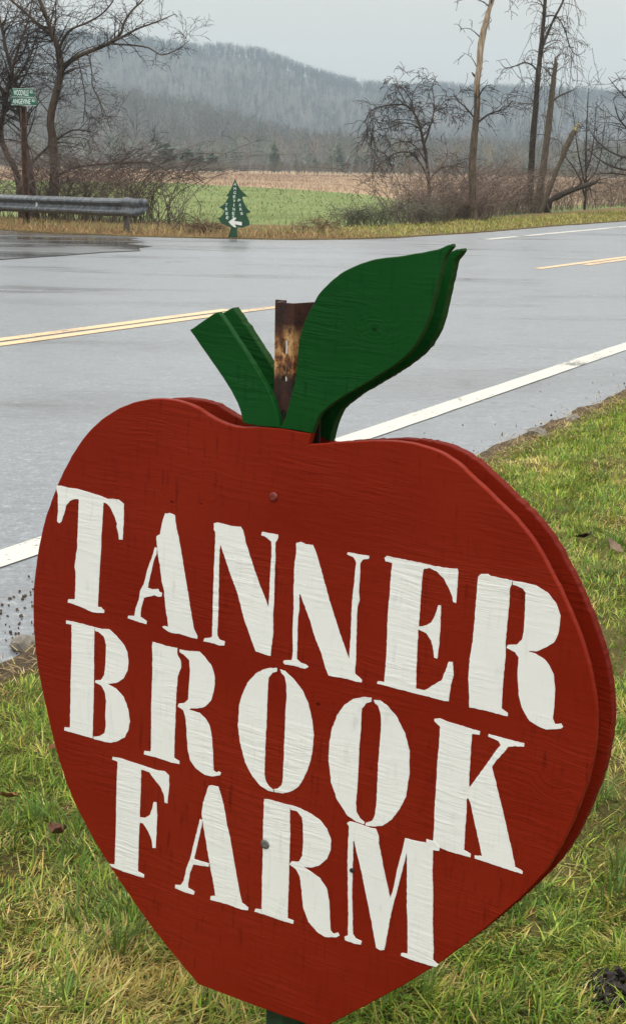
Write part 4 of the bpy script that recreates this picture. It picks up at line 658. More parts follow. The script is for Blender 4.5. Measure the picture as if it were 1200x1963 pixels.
# ------------------------------------------------------------------ haze
hz = MB(); hz.box((0, 950, 76.0), (2000, 2300, 155.2))
ho = hz.build('haze'); ho['kind'] = 'stuff'
hm = bpy.data.materials.new('haze_air'); hm.use_nodes = True
hn = hm.node_tree.nodes; hn.clear()
pv = hn.new('ShaderNodeVolumePrincipled')
pv.inputs['Color'].default_value = (0.64, 0.83, 1.0, 1)
pv.inputs['Density'].default_value = 0.00031
pv.inputs['Anisotropy'].default_value = 0.1
hm.node_tree.links.new(pv.outputs[0], hn.new('ShaderNodeOutputMaterial').inputs['Volume'])
ho.data.materials.append(hm)

# ------------------------------------------------------------------ far woods and hill forests
def tri_fan_tree(n, h, spread, trunk=True):
    """a bare tree of thin triangles: trunk, limbs and a haze of twigs"""
    co = []; tr = []
    def sliver(a, b, w):
        a = np.array(a); b = np.array(b); dd = b - a
        s = np.cross(dd, nrg.normal(size=3)); s = s / (np.linalg.norm(s) + 1e-9) * w
        k = len(co); co.extend([a - s, a + s, b]); tr.append((k, k + 1, k + 2))
    if trunk:
        sliver((0, 0, -0.5), (nrg.normal() * .03, nrg.normal() * .03, h * .95), .016 * h); sliver((0, 0, -0.5), (0, 0, h * .8), .014 * h)
    for i in range(n):
        z0 = h * nrg.uniform(.3, .85); a = nrg.uniform(0, 2 * math.pi); L = h * nrg.uniform(.16, .42) * (1.25 - z0 / h)
        p = np.array((math.cos(a) * .15 * spread * nrg.random() * h, math.sin(a) * .15 * spread * nrg.random() * h, z0))
        q = p + np.array((math.cos(a) * spread, math.sin(a) * spread, nrg.uniform(.5, 1.5))) * L
        sliver(p, q, .007 * h)
        for k in range(3):
            r0 = p + (q - p) * nrg.uniform(.4, 1); sliver(r0, r0 + np.array((nrg.normal() * .5, nrg.normal() * .5, nrg.uniform(.3, 1))) * L * .5, .006 * h)
    return np.array(co), np.array(tr)
def conifer_tmpl(n, h, w):
    co = []; tr = []
    for i in range(n):
        f = (i + nrg.random()) / n; z = h * (0.06 + 0.92 * f); r = w * (1 - f) ** 0.6 * nrg.uniform(.75, 1.1) + .04 * w
        a = nrg.uniform(0, 2 * math.pi); b = a + nrg.uniform(.25, .6)
        k = len(co)
        co.extend([(0, 0, z + .10 * h * (1 - f)), (math.cos(a) * r, math.sin(a) * r, z - .03 * h), (math.cos(b) * r * .9, math.sin(b) * r * .9, z - .02 * h)])
        tr.append((k, k + 1, k + 2))
    return np.array(co), np.array(tr)
def scatter(name, tmpls, P, scale, cols, mat, sz=None):
    """one mesh of many small copies of a few templates"""
    CO = []; TR = []; CC = []; b = 0
    for i, p in enumerate(P):
        co, tr = tmpls[nrg.integers(len(tmpls))]
        a = nrg.uniform(0, 2 * math.pi); c, s = math.cos(a), math.sin(a); k = scale[i]
        q = np.empty_like(co)
        q[:, 0] = (co[:, 0] * c - co[:, 1] * s) * k + p[0]; q[:, 1] = (co[:, 0] * s + co[:, 1] * c) * k + p[1]; q[:, 2] = co[:, 2] * k * (sz[i] if sz is not None else 1) + p[2]
        CO.append(q); TR.append(tr + b); b += len(co); CC.append(np.repeat(cols[i][None], len(co), 0))
    me = np_mesh(name, np.concatenate(CO), np.concatenate(TR), np.concatenate(CC))
    return link(name, me, mat)
bare = [tri_fan_tree(26, 1.0, .55) for _ in range(6)]
conif = [conifer_tmpl(60, 1.0, .26) for _ in range(4)]
def rcol(n, base, var=0.25, tint=0.08):
    b = np.array(base)[None] * (1 + nrg.normal(0, var, (n, 1))).clip(.4, 1.8) * (1 + nrg.normal(0, tint, (n, 3)))
    return b.clip(0.003, 0.9)
# far ridge
n = 5200; P = []
while len(P) < n:
    x, y = nrg.uniform(-520, 520), nrg.uniform(900, 1540)
    if abs(x) < 0.27 * y + 60: P.append((x, y, HF(x, y)))
for k_ in range(1500):
    x, y = nrg.uniform(-480, 480), nrg.uniform(1455, 1512); P.append((x, y, HF(x, y) - .5))
for k_ in range(2600):
    x, y = nrg.uniform(-480, 480), nrg.uniform(1440, 1512); P.append((x, y, HF(x, y) - 2.5))
n = len(P)
szs = nrg.uniform(9.5, 14, n); szs[-2600:] = nrg.uniform(6, 10.5, 2600)
tag(scatter('forest', bare, P, szs, rcol(n, (.080, .080, .084), .1, .03), M['twig']), kind='stuff')
n = 3300; P = []
while len(P) < n:
    x, y = nrg.uniform(-280, 300), nrg.uniform(455, 790)
    if abs(x) < 0.27 * y + 50: P.append((x, y, HN(x, y)))
tag(scatter('forest', bare, P, nrg.uniform(8, 13, n), rcol(n, (.125, .120, .110), .16, .05), M['twig']), kind='stuff')
# wood along the end of the meadow
n = 620; P = []
for i in range(n):
    y = nrg.uniform(300, 440); x = nrg.uniform(-0.27 * y - 20, 0.27 * y + 20); P.append((x, y, -.1))
tag(scatter('far_wood', bare, P, nrg.uniform(5.0, 8.5, n), rcol(n, (.160, .162, .145), .2), M['twig']), kind='stuff')
n = 150; P = []
for i in range(n):
    y = nrg.uniform(330, 450); x = nrg.uniform(-.1 * y, .27 * y + 20); P.append((x, y, -.1))
tag(scatter('far_evergreens', conif, P, nrg.uniform(4.5, 8.0, n), rcol(n, (.085, .105, .085), .2), M['twig']), kind='stuff')
n = 2200; P = []
for i in range(n):
    y = nrg.uniform(205, 300); x = nrg.uniform(-0.27 * y - 20, 0.27 * y + 20); P.append((x, y, -.1))
tag(scatter('far_scrub', bare, P, nrg.uniform(.9, 2.4, n), rcol(n, (.13, .115, .10), .2), M['twig']), kind='stuff')
# evergreens that stand apart in front of the wood
def pine(x, y, h, w, label, group=None):
    rt = empty('pine_tree', (x, y, 0))
    tag(rt, label, 'tree', group)
    tb = MB(); tb.tube([(0, 0, -.3), (0.05, 0, h * .5), (0, 0, h * .97)], [h * .022, h * .013, .02], 6)
    tb.build('trunk', M['bark_dark'], rt)
    co, tr = conifer_tmpl(520, h, w)
    co = co + nrg.normal(0, .06 * w, co.shape)
    link('crown', np_mesh('crown', co, tr, rcol(len(co), (.10, .12, .09), .2)), M['twig'], rt)
pine(-8.8, 310, 5.8, 1.5, 'lone dark pine standing in the pale meadow behind the tree shaped sign')
FR = 'evergreens at the left end of the meadow'
for x, y, h, w, lab in ((-19.6, 292, 3.3, 2.5, 'rounded evergreen bush, rightmost of the far clump by the left thicket'), (-22.3, 296, 3.2, 2.0, 'squat evergreen second from the right end of the far clump'),
                        (-25.0, 300, 4.3, 2.4, 'taller evergreen in the middle of the far clump left of the tree sign'), (-29.0, 298, 5.4, 3.2, 'broad dark evergreen at the left end of the far clump'),):
    pine(x, y, h, w, lab, FR)
pine(4.0, 350, 6.2, 2.6, 'broad greyish evergreen at the meadow edge left of the bent shrub tree')
pine(9.2, 352, 5.2, 2.2, 'lower evergreen at the meadow edge close beside the bent shrub tree')

# ------------------------------------------------------------------ grasses
def blades(n, base, L, Wd, lean, curve, colf, seg=3, heading=None):
    """curved grass blades: base (n,3), lengths, widths, lean angle from vertical"""
    a = nrg.uniform(0, 2 * math.pi, n) if heading is None else heading
    side = np.stack([-np.sin(a), np.cos(a), np.zeros(n)], 1)
    fw = np.stack([np.cos(a), np.sin(a), np.zeros(n)], 1)
    pts = []; cur = base.copy(); ang = lean.copy()
    pts.append(cur.copy())
    for k in range(seg):
        st = (L / seg)[:, None]
        cur = cur + st * (fw * np.sin(ang)[:, None] + np.array([0, 0, 1.0])[None] * np.cos(ang)[:, None])
        pts.append(cur.copy()); ang = ang + curve / seg
    prof = [0.75, 1.0, 0.7, 0][:seg] if seg == 3 else [1.0, 0.8][:seg]
    V = []
    for k in range(seg):
        w = (Wd * prof[k] * .5)[:, None] * side
        V += [pts[k] - w, pts[k] + w]
    V.append(pts[seg])
    V = np.stack(V, 1)
    m = V.shape[1]
    t = []
    for k in range(seg - 1):
        t += [(2 * k, 2 * k + 1, 2 * k + 3), (2 * k, 2 * k + 3, 2 * k + 2)]
    t.append((2 * seg - 2, 2 * seg - 1, 2 * seg))
    T = (np.array(t)[None] + (np.arange(n) * m)[:, None, None]).reshape(-1, 3)
    C = np.repeat(colf[:, None], m, 1).reshape(-1, 3)
    return V.reshape(-1, 3), T, C

def vnoise(x, y, s, seed):
    return np.array([noise.noise(Vector((a * s, b * s, seed))) for a, b in zip(x, y)])

def lawn_blades(n, ymin, ymax, dens_pow, straw_frac, Lr, Wr, flat):
    # sample in the wedge in front of the camera, a little wider than the frame
    xs = []; ys = []
    while len(xs) < n:
        m = n * 3
        y = ymin + (ymax - ymin) * nrg.random(m) ** dens_pow
        x = (nrg.random(m) * 2 - 1) * (0.23 * y + 0.35)
        dd = (x - NE0.x) * nen.x + (y - NE0.y) * nen.y
        edge = -0.015 + 0.085 / (1 + np.exp((y - 4.2) * 4)) + 0.03 * np.sin(x * 9 + y * 4) + 0.03 * np.sin(x * 23 - y * 11)
        k = dd > edge
        xs.extend(x[k]); ys.extend(y[k])
    x = np.array(xs[:n]); y = np.array(ys[:n])
    pn = vnoise(x, y, 1.9, 1) * .6 + vnoise(x, y, 6.0, 5) * .5
    tn = vnoise(x, y, 13.0, 8)
    dd = (x - NE0.x) * nen.x + (y - NE0.y) * nen.y
    # bare spots
    keep = (vnoise(x, y, 3.3, 21) + .5 * tn) < (.70 if not flat else 2)
    keep &= ((x - 0.36) ** 2 * 1.5 + (y - 2.22) ** 2) > .028 ** 2
    x, y, pn, tn, dd = x[keep], y[keep], pn[keep], tn[keep], dd[keep]
    n = len(x)
    z = 0.012 + np.clip(dd / .5, 0, 1) * .03 - 0.006
    base = np.stack([x, y, z], 1)
    st = nrg.random(n) < np.clip(straw_frac + .22 * np.clip((2.6 - y) / .5, 0, 1) + 1.25 * pn - .5 * tn, .03, .97)
    green = rcol(n, (.195, .290, .042), .32, .12)
    lime = rcol(n, (.360, .400, .085), .28, .10)
    dark = rcol(n, (.115, .195, .040), .25, .10)
    straw = rcol(n, (.56, .47, .19), .30, .08)
    olive = rcol(n, (.40, .335, .09), .28, .08)
    u = np.clip(nrg.random(n) - .5 * vnoise(x, y, 4.0, 44), 0, 1)[:, None]
    g = np.where(u < .45, green, np.where(u < .72, lime, dark))
    s2 = np.where(u < .55, straw, olive)
    col = np.where(st[:, None], s2, g)
    L = nrg.uniform(Lr[0], Lr[1], n) * (1 + .6 * tn) * np.where(st, .9, 1.0) * np.clip(.45 + dd * 2.2, .45, 1.0)
    lean = np.where(st, nrg.uniform(.5, 1.5, n), np.abs(nrg.normal(.70, .42, n)))
    if flat: lean = nrg.uniform(1.15, 1.6, n)
    curve = np.where(st, nrg.uniform(-.6, .9, n), nrg.uniform(.1, 1.5, n))
    Wd = nrg.uniform(Wr[0], Wr[1], n) * (1 + .10 * np.maximum(y - 3, 0))
    hd = vnoise(x, y, 5.0, 31) * 7 + nrg.normal(0, 1.1, n)
    return blades(n, base, L, Wd, lean, curve, col, 3, hd)
parts = [lawn_blades(110000, 1.25, 3.4, 1.0, .20, (.016, .048), (.0014, .0034), False),
         lawn_blades(40000, 1.25, 3.4, 1.0, .70, (.018, .060), (.0012, .0026), True),
         lawn_blades(90000, 3.2, 9.5, 0.8, .14, (.020, .046), (.0018, .0036), False),
         lawn_blades(20000, 3.2, 9.5, 0.8, .7, (.03, .06), (.002, .004), True),
         lawn_blades(1500, 1.25, 4.5, 1.0, .6, (.055, .095), (.0018, .0036), False)]
def edge_straw(n):
    s_ = nrg.uniform(-4, 9, n); t_ = nrg.normal(.05, .05, n)
    x = NE0.x + ned.x * s_ + nen.x * t_; y = NE0.y + ned.y * s_ + nen.y * t_
    col = np.where(nrg.random(n)[:, None] < .6, rcol(n, (.45, .36, .17), .3), rcol(n, (.20, .13, .07), .3))
    return blades(n, np.stack([x, y, np.full(n, .024)], 1), nrg.uniform(.015, .05, n), nrg.uniform(.0015, .0035, n), nrg.uniform(.9, 1.6, n), nrg.uniform(-.3, .5, n), col)
parts.append(edge_straw(9000))
def tufts(cs):
    out = []
    for (cx, cy, m, L0) in cs:
        x = cx + nrg.normal(0, .016, m); y = cy + nrg.normal(0, .016, m)
        hd = np.arctan2(y - cy, x - cx) + nrg.normal(0, .6, m)
        out.append(blades(m, np.stack([x, y, np.full(m, .035)], 1), nrg.uniform(.6, 1.2, m) * L0, nrg.uniform(.0022, .0042, m), np.abs(nrg.normal(.45, .3, m)), nrg.uniform(.2, 1.3, m), rcol(m, (.115, .185, .045), .25, .08), 3, hd))
    return out
parts += tufts([(rng.uniform(-.52, .60), rng.uniform(1.95, 3.0), rng.randint(18, 50), rng.uniform(.045, .085)) for _ in range(34)] + [(rng.uniform(.5, 1.4), rng.uniform(3.2, 6.0), rng.randint(18, 50), rng.uniform(.05, .09)) for _ in range(22)])
def join(parts):
    b = 0; A = []; T = []; C = []
    for v, t, c in parts:
        A.append(v); T.append(t + b); C.append(c); b += len(v)
    return np.concatenate(A), np.concatenate(T), np.concatenate(C)
v, t, c = join(parts)
tag(link('grass', np_mesh('grass', v, t, c), M['blade']), kind='stuff')

def along(line, n, off0, off1):
    """random points beside a polyline"""
    a = np.array(line); seg = np.linalg.norm(np.diff(a, axis=0), axis=1); cs = np.concatenate([[0], np.cumsum(seg)])
    s = nrg.random(n) * cs[-1]; i = np.clip(np.searchsorted(cs, s) - 1, 0, len(seg) - 1)
    f = (s - cs[i]) / seg[i]; d = np.diff(a, axis=0)[i] / seg[i][:, None]
    p = a[i] + d * (s - cs[i])[:, None]; nn = np.stack([-d[:, 1], d[:, 0]], 1)
    return p + nn * nrg.uniform(off0, off1, n)[:, None]
fe = [p for p in far_edge if -9 < p[0] < 13]
fl = [p for p in fe if p[0] < 1.6]; fr = [p for p in fe if p[0] > 0.6]
def verge(n, line, o0, o1, cols, Lr, Wr, lean):
    p = along(line, n, o0, o1); m = len(p)
    base = np.stack([p[:, 0], p[:, 1], np.full(m, .015)], 1)
    tn = vnoise(p[:, 0], p[:, 1], 1.3, 4)
    k = nrg.random(m)[:, None]
    col = np.where(k < .5 + .5 * tn[:, None], rcol(m, cols[0], .28), rcol(m, cols[1], .28))
    return blades(m, base, nrg.uniform(*Lr, m) * (1 + .6 * tn), nrg.uniform(*Wr, m), np.abs(nrg.normal(*lean, m)), nrg.uniform(0, 1.3, m), col)
v, t, c = join([verge(15000, fl, .0, 1.6, ((.36, .26, .13), (.24, .14, .075)), (.05, .14), (.004, .009), (1.0, .4)),
                verge(1600, fl, 0.2, 1.2, ((.40, .32, .17), (.24, .18, .10)), (.14, .28), (.004, .008), (.5, .35)),
                verge(6000, fl, .8, 3.0, ((.30, .20, .11), (.17, .20, .07)), (.06, .16), (.005, .011), (.7, .4))])
tag(link('dry_verge_grass', np_mesh('dry_verge_grass', v, t, c), M['straw']), kind='stuff')
def between(n, xr, lo, hi):
    xs = nrg.uniform(*xr, n); return xs
v, t, c = join([verge(16000, fr, .0, 2.6, ((.23, .25, .065), (.36, .32, .12)), (.05, .12), (.008, .016), (.8, .4))])
tag(link('short_verge_grass', np_mesh('short_verge_grass', v, t, c), M['straw']), kind='stuff')
# field tufts and tall dry meadow grass
n = 26000
y = 33 + 75 * nrg.random(n) ** 1.1; x = (nrg.random(n) * 2 - 1) * (.225 * y + 1)
fex = np.interp(x, [p[0] for p in fe], [p[1] for p in fe])
gy = np.interp(x, [p[0] for p in GREENEND], [p[1] for p in GREENEND])
k = (y > fex + 3.0) & (y < gy) & (x < 6)
x, y = x[k], y[k]; n = len(x)
tn = vnoise(x, y, .5, 2)
col = np.where(nrg.random(n)[:, None] < .8 - .5 * tn[:, None], rcol(n, (.165, .215, .085), .25), rcol(n, (.28, .27, .13), .25))
v, t, c = blades(n, np.stack([x, y, np.full(n, -.03)], 1), nrg.uniform(.06, .16, n) * (1 + .7 * tn), nrg.uniform(.014, .03, n) * y / 45, np.abs(nrg.normal(1.0, .4, n)), nrg.uniform(0, 1.2, n), col)
tag(link('field_grass', np_mesh('field_grass', v, t, c), M['straw']), kind='stuff')
n = 80000
y = 50 + 190 * nrg.random(n) ** .85; x = (nrg.random(n) * 2 - 1) * (.235 * y + 3)
gy = np.interp(x, [p[0] for p in GREENEND] + [4.2, 9, 16, 40], [p[1] for p in GREENEND] + [50, 58, 72, 118])
k = y > gy
x, y = x[k], y[k]; n = len(x)
tn = vnoise(x, y, .09, 2) + .5 * vnoise(x, y, .03, 6)
col = np.where(nrg.random(n)[:, None] < .55 - .7 * tn[:, None], rcol(n, (.44, .35, .26), .18), rcol(n, (.30, .21, .165), .2))
v, t, c = blades(n, np.stack([x, y, np.full(n, -.05)], 1), nrg.uniform(.10, .26, n) * (1 + .6 * tn), nrg.uniform(.018, .045, n) * y / 110, np.abs(nrg.normal(.5, .3, n)), nrg.uniform(0, .8, n), col, 2)
tag(link('tall_meadow_grass', np_mesh('tall_meadow_grass', v, t, c), M['straw']), kind='stuff')

# ------------------------------------------------------------------ bare trees
def twigs(mb, p, d, L, r, depth, droop, px, count):
    """a wandering shoot with side shoots; px = the thickness below which nothing is built"""
    n = 5 if depth > 0 else 4
    pts = [p]; cur = p.copy(); dr = d.normalized()
    for i in range(n):
        dr = (dr + Vector((rng.gauss(0, .17), rng.gauss(0, .17), rng.gauss(0, .15) - droop * (i + 1) / n))).normalized()
        cur = cur + dr * (L / n); pts.append(cur.copy())
    rad = [max(px, r * (1 - .8 * i / n)) for i in range(n + 1)]
    mb.tube(pts, rad, 3 if r < .012 else 4, False)
    if depth > 0:
        for k in range(count):
            i = rng.randint(1, n)
            f = rng.random(); q = pts[i - 1].lerp(pts[i], f)
            ax = (pts[i] - pts[i - 1]).normalized()
            sd_ = Vector((rng.gauss(0, 1), rng.gauss(0, 1), rng.gauss(0, 1)))
            sd_ = (sd_ - ax * sd_.dot(ax)).normalized()
            nd = ax * rng.uniform(.35, .9) + sd_ * rng.uniform(.5, 1.0) + Vector((0, 0, .15))
            twigs(mb, q, nd, L * rng.uniform(.35, .65), rad[i] * .62, depth - 1, droop, px, max(2, count - 1))

def smooth_path(P, k=3):
    """Catmull-Rom through (x,y,z,r)"""
    A = np.array(P); out = []
    for i in range(len(A) - 1):
        p0 = A[max(i - 1, 0)]; p1 = A[i]; p2 = A[i + 1]; p3 = A[min(i + 2, len(A) - 1)]
        for j in range(k):
            t = j / k
            out.append(.5 * ((2 * p1) + (-p0 + p2) * t + (2 * p0 - 5 * p1 + 4 * p2 - p3) * t * t + (-p0 + 3 * p1 - 3 * p2 + p3) * t ** 3))
    out.append(A[-1])
    return np.array(out)

def bare_tree(key, name, label, mats, shoots, droop=0.0, depth=2, cnt=3, Ls=(0.6, 1.5), tcol=(.042, .032, .028), px=.005, cat='tree', start=.35, vines=0):
    lines = TREES[key]
    bx, by = lines[0][0][0], lines[0][0][1]
    rt = empty(name, (bx, by, 0)); tag(rt, label, cat)
    off = Vector((bx, by, 0))
    tb = MB(); cb = MB(); lb = MB()
    for li, l in enumerate(lines):
        P = smooth_path(l)
        P = P[P[:, 2] > -10]
        pts = [Vector(q[:3]) - off for q in P]
        if li == 0: pts[0].z = -0.15
        rad = [max(.003, q[3]) for q in P]
        if li == 0: tb.tube(pts, rad, 10, True, .10)
        else: lb.tube(pts, rad, 6, True, .06)
        Lt = sum((b - a).length for a, b in zip(pts, pts[1:]))
        ns = shoots[min(li, len(shoots) - 1)]
        m = len(pts)
        for k in range(ns):
            f = start + (1 - start) * rng.random() if li == 0 else .15 + .85 * rng.random()
            i = min(m - 2, int(f * (m - 1)))
            q = pts[i].lerp(pts[i + 1], rng.random()); ax = (pts[i + 1] - pts[i]).normalized()
            s_ = Vector((rng.gauss(0, 1), rng.gauss(0, 1), rng.gauss(0, .6)))
            s_ = (s_ - ax * s_.dot(ax)).normalized()
            nd = ax * rng.uniform(.2, .9) + s_ + Vector((0, 0, .2))
            L = rng.uniform(*Ls) * (1.0 if li == 0 else .75)
            twigs(cb, q, nd, L, min(rad[i] * .5, .018), depth, droop, px, cnt)
    for k in range(vines):
        l = lines[rng.randrange(len(lines))]; q = l[rng.randint(len(l) // 2, len(l) - 1)]
        p = Vector(q[:3]) - off; a = rng.uniform(0, 2 * math.pi); o_ = rng.uniform(.1, .7); drop = rng.uniform(1.2, 3.6)
        if p.z - drop < .8: continue
        pts = [p + Vector((math.cos(a) * o_ * min(1, f * 3) + .10 * math.sin(f * 7 + k), math.sin(a) * o_ * min(1, f * 3), .25 * math.sin(min(1, f * 4) * math.pi) - drop * f)) for f in np.linspace(0, 1, 9)]
        cb.tube(pts, [.009 - .005 * f for f in np.linspace(0, 1, 9)], 3, False)
        for j in range(4):
            twigs(cb, pts[rng.randint(2, 8)], Vector((rng.gauss(0, 1), rng.gauss(0, 1), -.4)), rng.uniform(.2, .5), .006, 0, .3, .004, 0)
    to = tb.build('trunk', mats[0], rt, True)
    if lb.v: tag(lb.build('limbs', mats[1], rt, True), kind='stuff')
    if cb.v:
        co = np.array(cb.v); me = bpy.data.meshes.new('twigs'); me.from_pydata(cb.v, [], cb.f); me.update()
        at_ = me.color_attributes.new('Col', 'FLOAT_COLOR', 'POINT')
        cc = np.ones((len(co), 4), np.float32); cc[:, :3] = np.array(tcol) * (1 + .25 * np.sin(co[:, :1] * 7) * np.cos(co[:, 2:] * 5))
        at_.data.foreach_set('color', cc.ravel())
        tag(link('crown', me, M['twig'], rt), kind='stuff')
    return rt
bare_tree('A', 'bare_tree', 'tall bare tree with a forked trunk, right of the street sign pole', (M['bark'], M['bark']), [44, 17, 10, 9, 11, 10, 10, 10, 20], 0.12, 2, 4, (.5, 1.3), px=.0036)
bare_tree('B', 'bare_tree', 'bare tree with a crooked trunk at the left edge, left of the street sign', (M['bark'], M['bark']), [42, 10, 14], 0.08, 2, 4, (.6, 1.5), px=.0036)
bare_tree('C', 'bare_tree', 'bare tree with a thick trunk directly behind the street sign pole', (M['bark'], M['bark_dark']), [42, 12, 10, 18], 0.10, 2, 4, (.6, 1.5), px=.0036)
bare_tree('R1', 'shrub_tree', 'small bent tree with drooping dark branches, left of the dead trunk', (M['bark_dark'], M['bark_dark']), [26, 16, 10, 12, 8, 12, 8, 5, 4], 0.32, 2, 4, (.4, 1.15), (.050, .040, .038), .006)
r2 = bare_tree('R2', 'dead_tree', 'tall dead tree trunk with pale barkless wood and broken stubs', (M['snag'], M['bark_dark']), [7, 0, 7, 6], 0.22, 2, 3, (.6, 1.3), px=.006, start=.30)
bare_tree('R3', 'bare_tree', 'tall dark tree forking near the top, taller of the two trunks grown close together', (M['bark_dark'], M['bark_dark']), [20, 7, 7, 11], 0.5, 2, 2, (.4, 1.2), (.080, .066, .058), .0055, start=.45, vines=26)
bare_tree('R4', 'dead_tree', 'broken off vine hung trunk, shorter of the two trunks grown close together', (M['bark_grey'], M['bark_dark']), [16, 5, 4], 0.6, 2, 2, (.3, 1.0), (.085, .070, .058), .0055, start=.4, vines=14)
r5 = bare_tree('R5', 'broken_trunk', 'thin leaning broken trunk with a freshly splintered yellow tip', (M['bark_grey'], M['bark_grey']), [0, 0], cat='dead tree')
bare_tree('R6', 'fallen_log', 'dark fallen log sticking out to the right from the thicket', (M['bark_dark'], M['bark_dark']), [7], 0.1, 1, 2, (.4, .9), cat='log')
bare_tree('R7', 'sapling', 'many stemmed thin sapling standing behind the fallen log', (M['bark_dark'], M['bark_dark']), [14, 9, 8, 9, 6, 6], -0.05, 1, 3, (.4, 1.0), (.06, .052, .048), .006)
bare_tree('R8', 'bare_tree', 'bare tree beyond the right edge with branches reaching in from the right', (M['bark_dark'], M['bark_dark']), [20, 12, 12, 10, 10, 8], 0.02, 2, 3, (.6, 1.4), (.055, .046, .042), .006)
# pale bare wood of the dead tree, where the bark has come off
def sleeve(key, z0, z1, grow, name, mat, parent, side=None):
    P = smooth_path(TREES[key][0], 6); P = P[(P[:, 2] > z0) & (P[:, 2] < z1)]
    b = parent.location; mb = MB()
    mb.tube([(q[0] - b.x, q[1] - b.y, q[2]) for q in P], [q[3] * grow for q in P], 11, True, .13)
    mb.build(name, mat, parent, True)
sleeve('R5', 2.32, 9, 1.15, 'splintered_tip', M['splinter'], r5)

# ------------------------------------------------------------------ thickets and bushes
def canes(n, ptf, H, arch, r, sub, col, name, mat=None, subL=(.2, .5)):
    mb = MB(); shade = []
    for i in range(n):
        sh_ = max(.45, rng.gauss(1, .38)) * (1.5 if rng.random() < .15 else 1); b0 = len(mb.v)
        x, y = ptf(); h = rng.uniform(*H); a = rng.uniform(0, 2 * math.pi); ar = rng.uniform(*arch) * h
        pts = []; m = 5; jx, jy = rng.gauss(0, .12), rng.gauss(0, .12)
        for k in range(m + 1):
            f = k / m
            pts.append(Vector((x + math.cos(a) * ar * f ** 1.6 + jx * math.sin(f * 5), y + math.sin(a) * ar * f ** 1.6 + jy * math.sin(f * 4), h * (f - .42 * f ** 2.6 * min(1, ar / h)) - .05 * (k == 0))))
        rr = rng.uniform(*r)
        mb.tube(pts, [rr * (1 - .7 * k / m) for k in range(m + 1)], 3, False)
        for s_ in range(sub):
            k = rng.randint(1, m - 1); q = pts[k].lerp(pts[k + 1], rng.random())
            d = Vector((rng.gauss(0, 1), rng.gauss(0, 1), rng.gauss(.25, .7)))
            twigs(mb, q, d, rng.uniform(*subL), rr * .5, 0, .2, rr * .3, 0)
        shade += [sh_] * (len(mb.v) - b0)
    co = np.array(mb.v); me = bpy.data.meshes.new(name); me.from_pydata(mb.v, [], mb.f); me.update()
    at_ = me.color_attributes.new('Col', 'FLOAT_COLOR', 'POINT')
    cc = np.ones((len(co), 4), np.float32)
    cc[:, :3] = np.array(col) * (1 + .35 * np.sin(co[:, :1] * 2.3 + 1) * np.cos(co[:, 1:2] * 1.9)) * np.array(shade)[:, None]
    at_.data.foreach_set('color', cc.clip(.004, 1).ravel())
    return link(name, me, M['twig'])
HX = [p[0] for p in hedge]; HY = [p[1] for p in hedge]
def hedge_pt(x0, x1, d0, d1):
    def f():
        x = rng.uniform(x0, x1); return (x - rng.uniform(d0, d1) * .15, np.interp(x, HX, HY) + rng.uniform(d0, d1))
    return f
tag(canes(560, hedge_pt(2.0, 6.6, .3, 3.4), (.6, 2.3), (.2, 1.2), (.005, .011), 5, (.125, .090, .078), 'thicket'), kind='stuff')
tag(canes(420, hedge_pt(6.2, 13, .3, 4.0), (.5, 1.8), (.2, .9), (.006, .012), 5, (.135, .098, .078), 'thicket'), kind='stuff')
tag(canes(150, hedge_pt(2.0, 6.2, 0.1, 1.6), (.3, .9), (.3, 1.2), (.004, .008), 5, (.105, .082, .062), 'undergrowth'), kind='stuff')
tag(canes(230, lambda: (rng.uniform(-7.6, -2.9), rng.uniform(31.0, 34.5)), (.9, 2.6), (.5, 1.4), (.005, .011), 6, (.065, .048, .042), 'thicket'), kind='stuff')
tag(canes(190, lambda: (rng.uniform(-5.8, -3.6), rng.uniform(31.5, 33.5)), (1.6, 2.6), (.6, 1.5), (.004, .009), 8, (.075, .053, .048), 'thicket'), kind='stuff')
def bush(x, y, w, h, n, col, label, name='bush', leaf=None):
    def f():
        a = rng.uniform(0, 2 * math.pi); r = w * .35 * math.sqrt(rng.random()); return (x + r * math.cos(a), y + r * math.sin(a))
    o = canes(n, f, (h * .6, h), (.3, 1.1), (.005, .011), 9, col, name, None, (.12, .35))
    tag(o, label, 'bush'); return o
bush(.95, 32.5, 1.7, .62, 85, (.085, .088, .058), 'low grey green bush at the left end of the hedgerow')
bush(2.1, 34.2, 1.9, .80, 85, (.085, .075, .060), 'low dark bush at the foot of the bent shrub tree')
bush(3.6, 37.6, 1.6, .95, 90, (.11, .078, .062), 'brown twiggy bush just right of the dead trunk')
bush(-1.95, 27.6, .7, .28, 40, (.10, .070, .040), 'small withered weed clump between the guardrail end and the tree shaped sign', 'weed_clump')
bush(1.1 - 1.0, 28.2, .35, .45, 14, (.16, .10, .055), 'withered brown weed on the verge right of the tree shaped sign', 'weed')
bush(-.3, 28.0, .25, .42, 7, (.12, .10, .06), 'thin dry weed stalks close right of the tree shaped sign', 'weed')
bush(-2.5, 28.4, .9, .55, 14, (.085, .065, .05), 'sparse twiggy weed just past the end of the guardrail', 'weed')

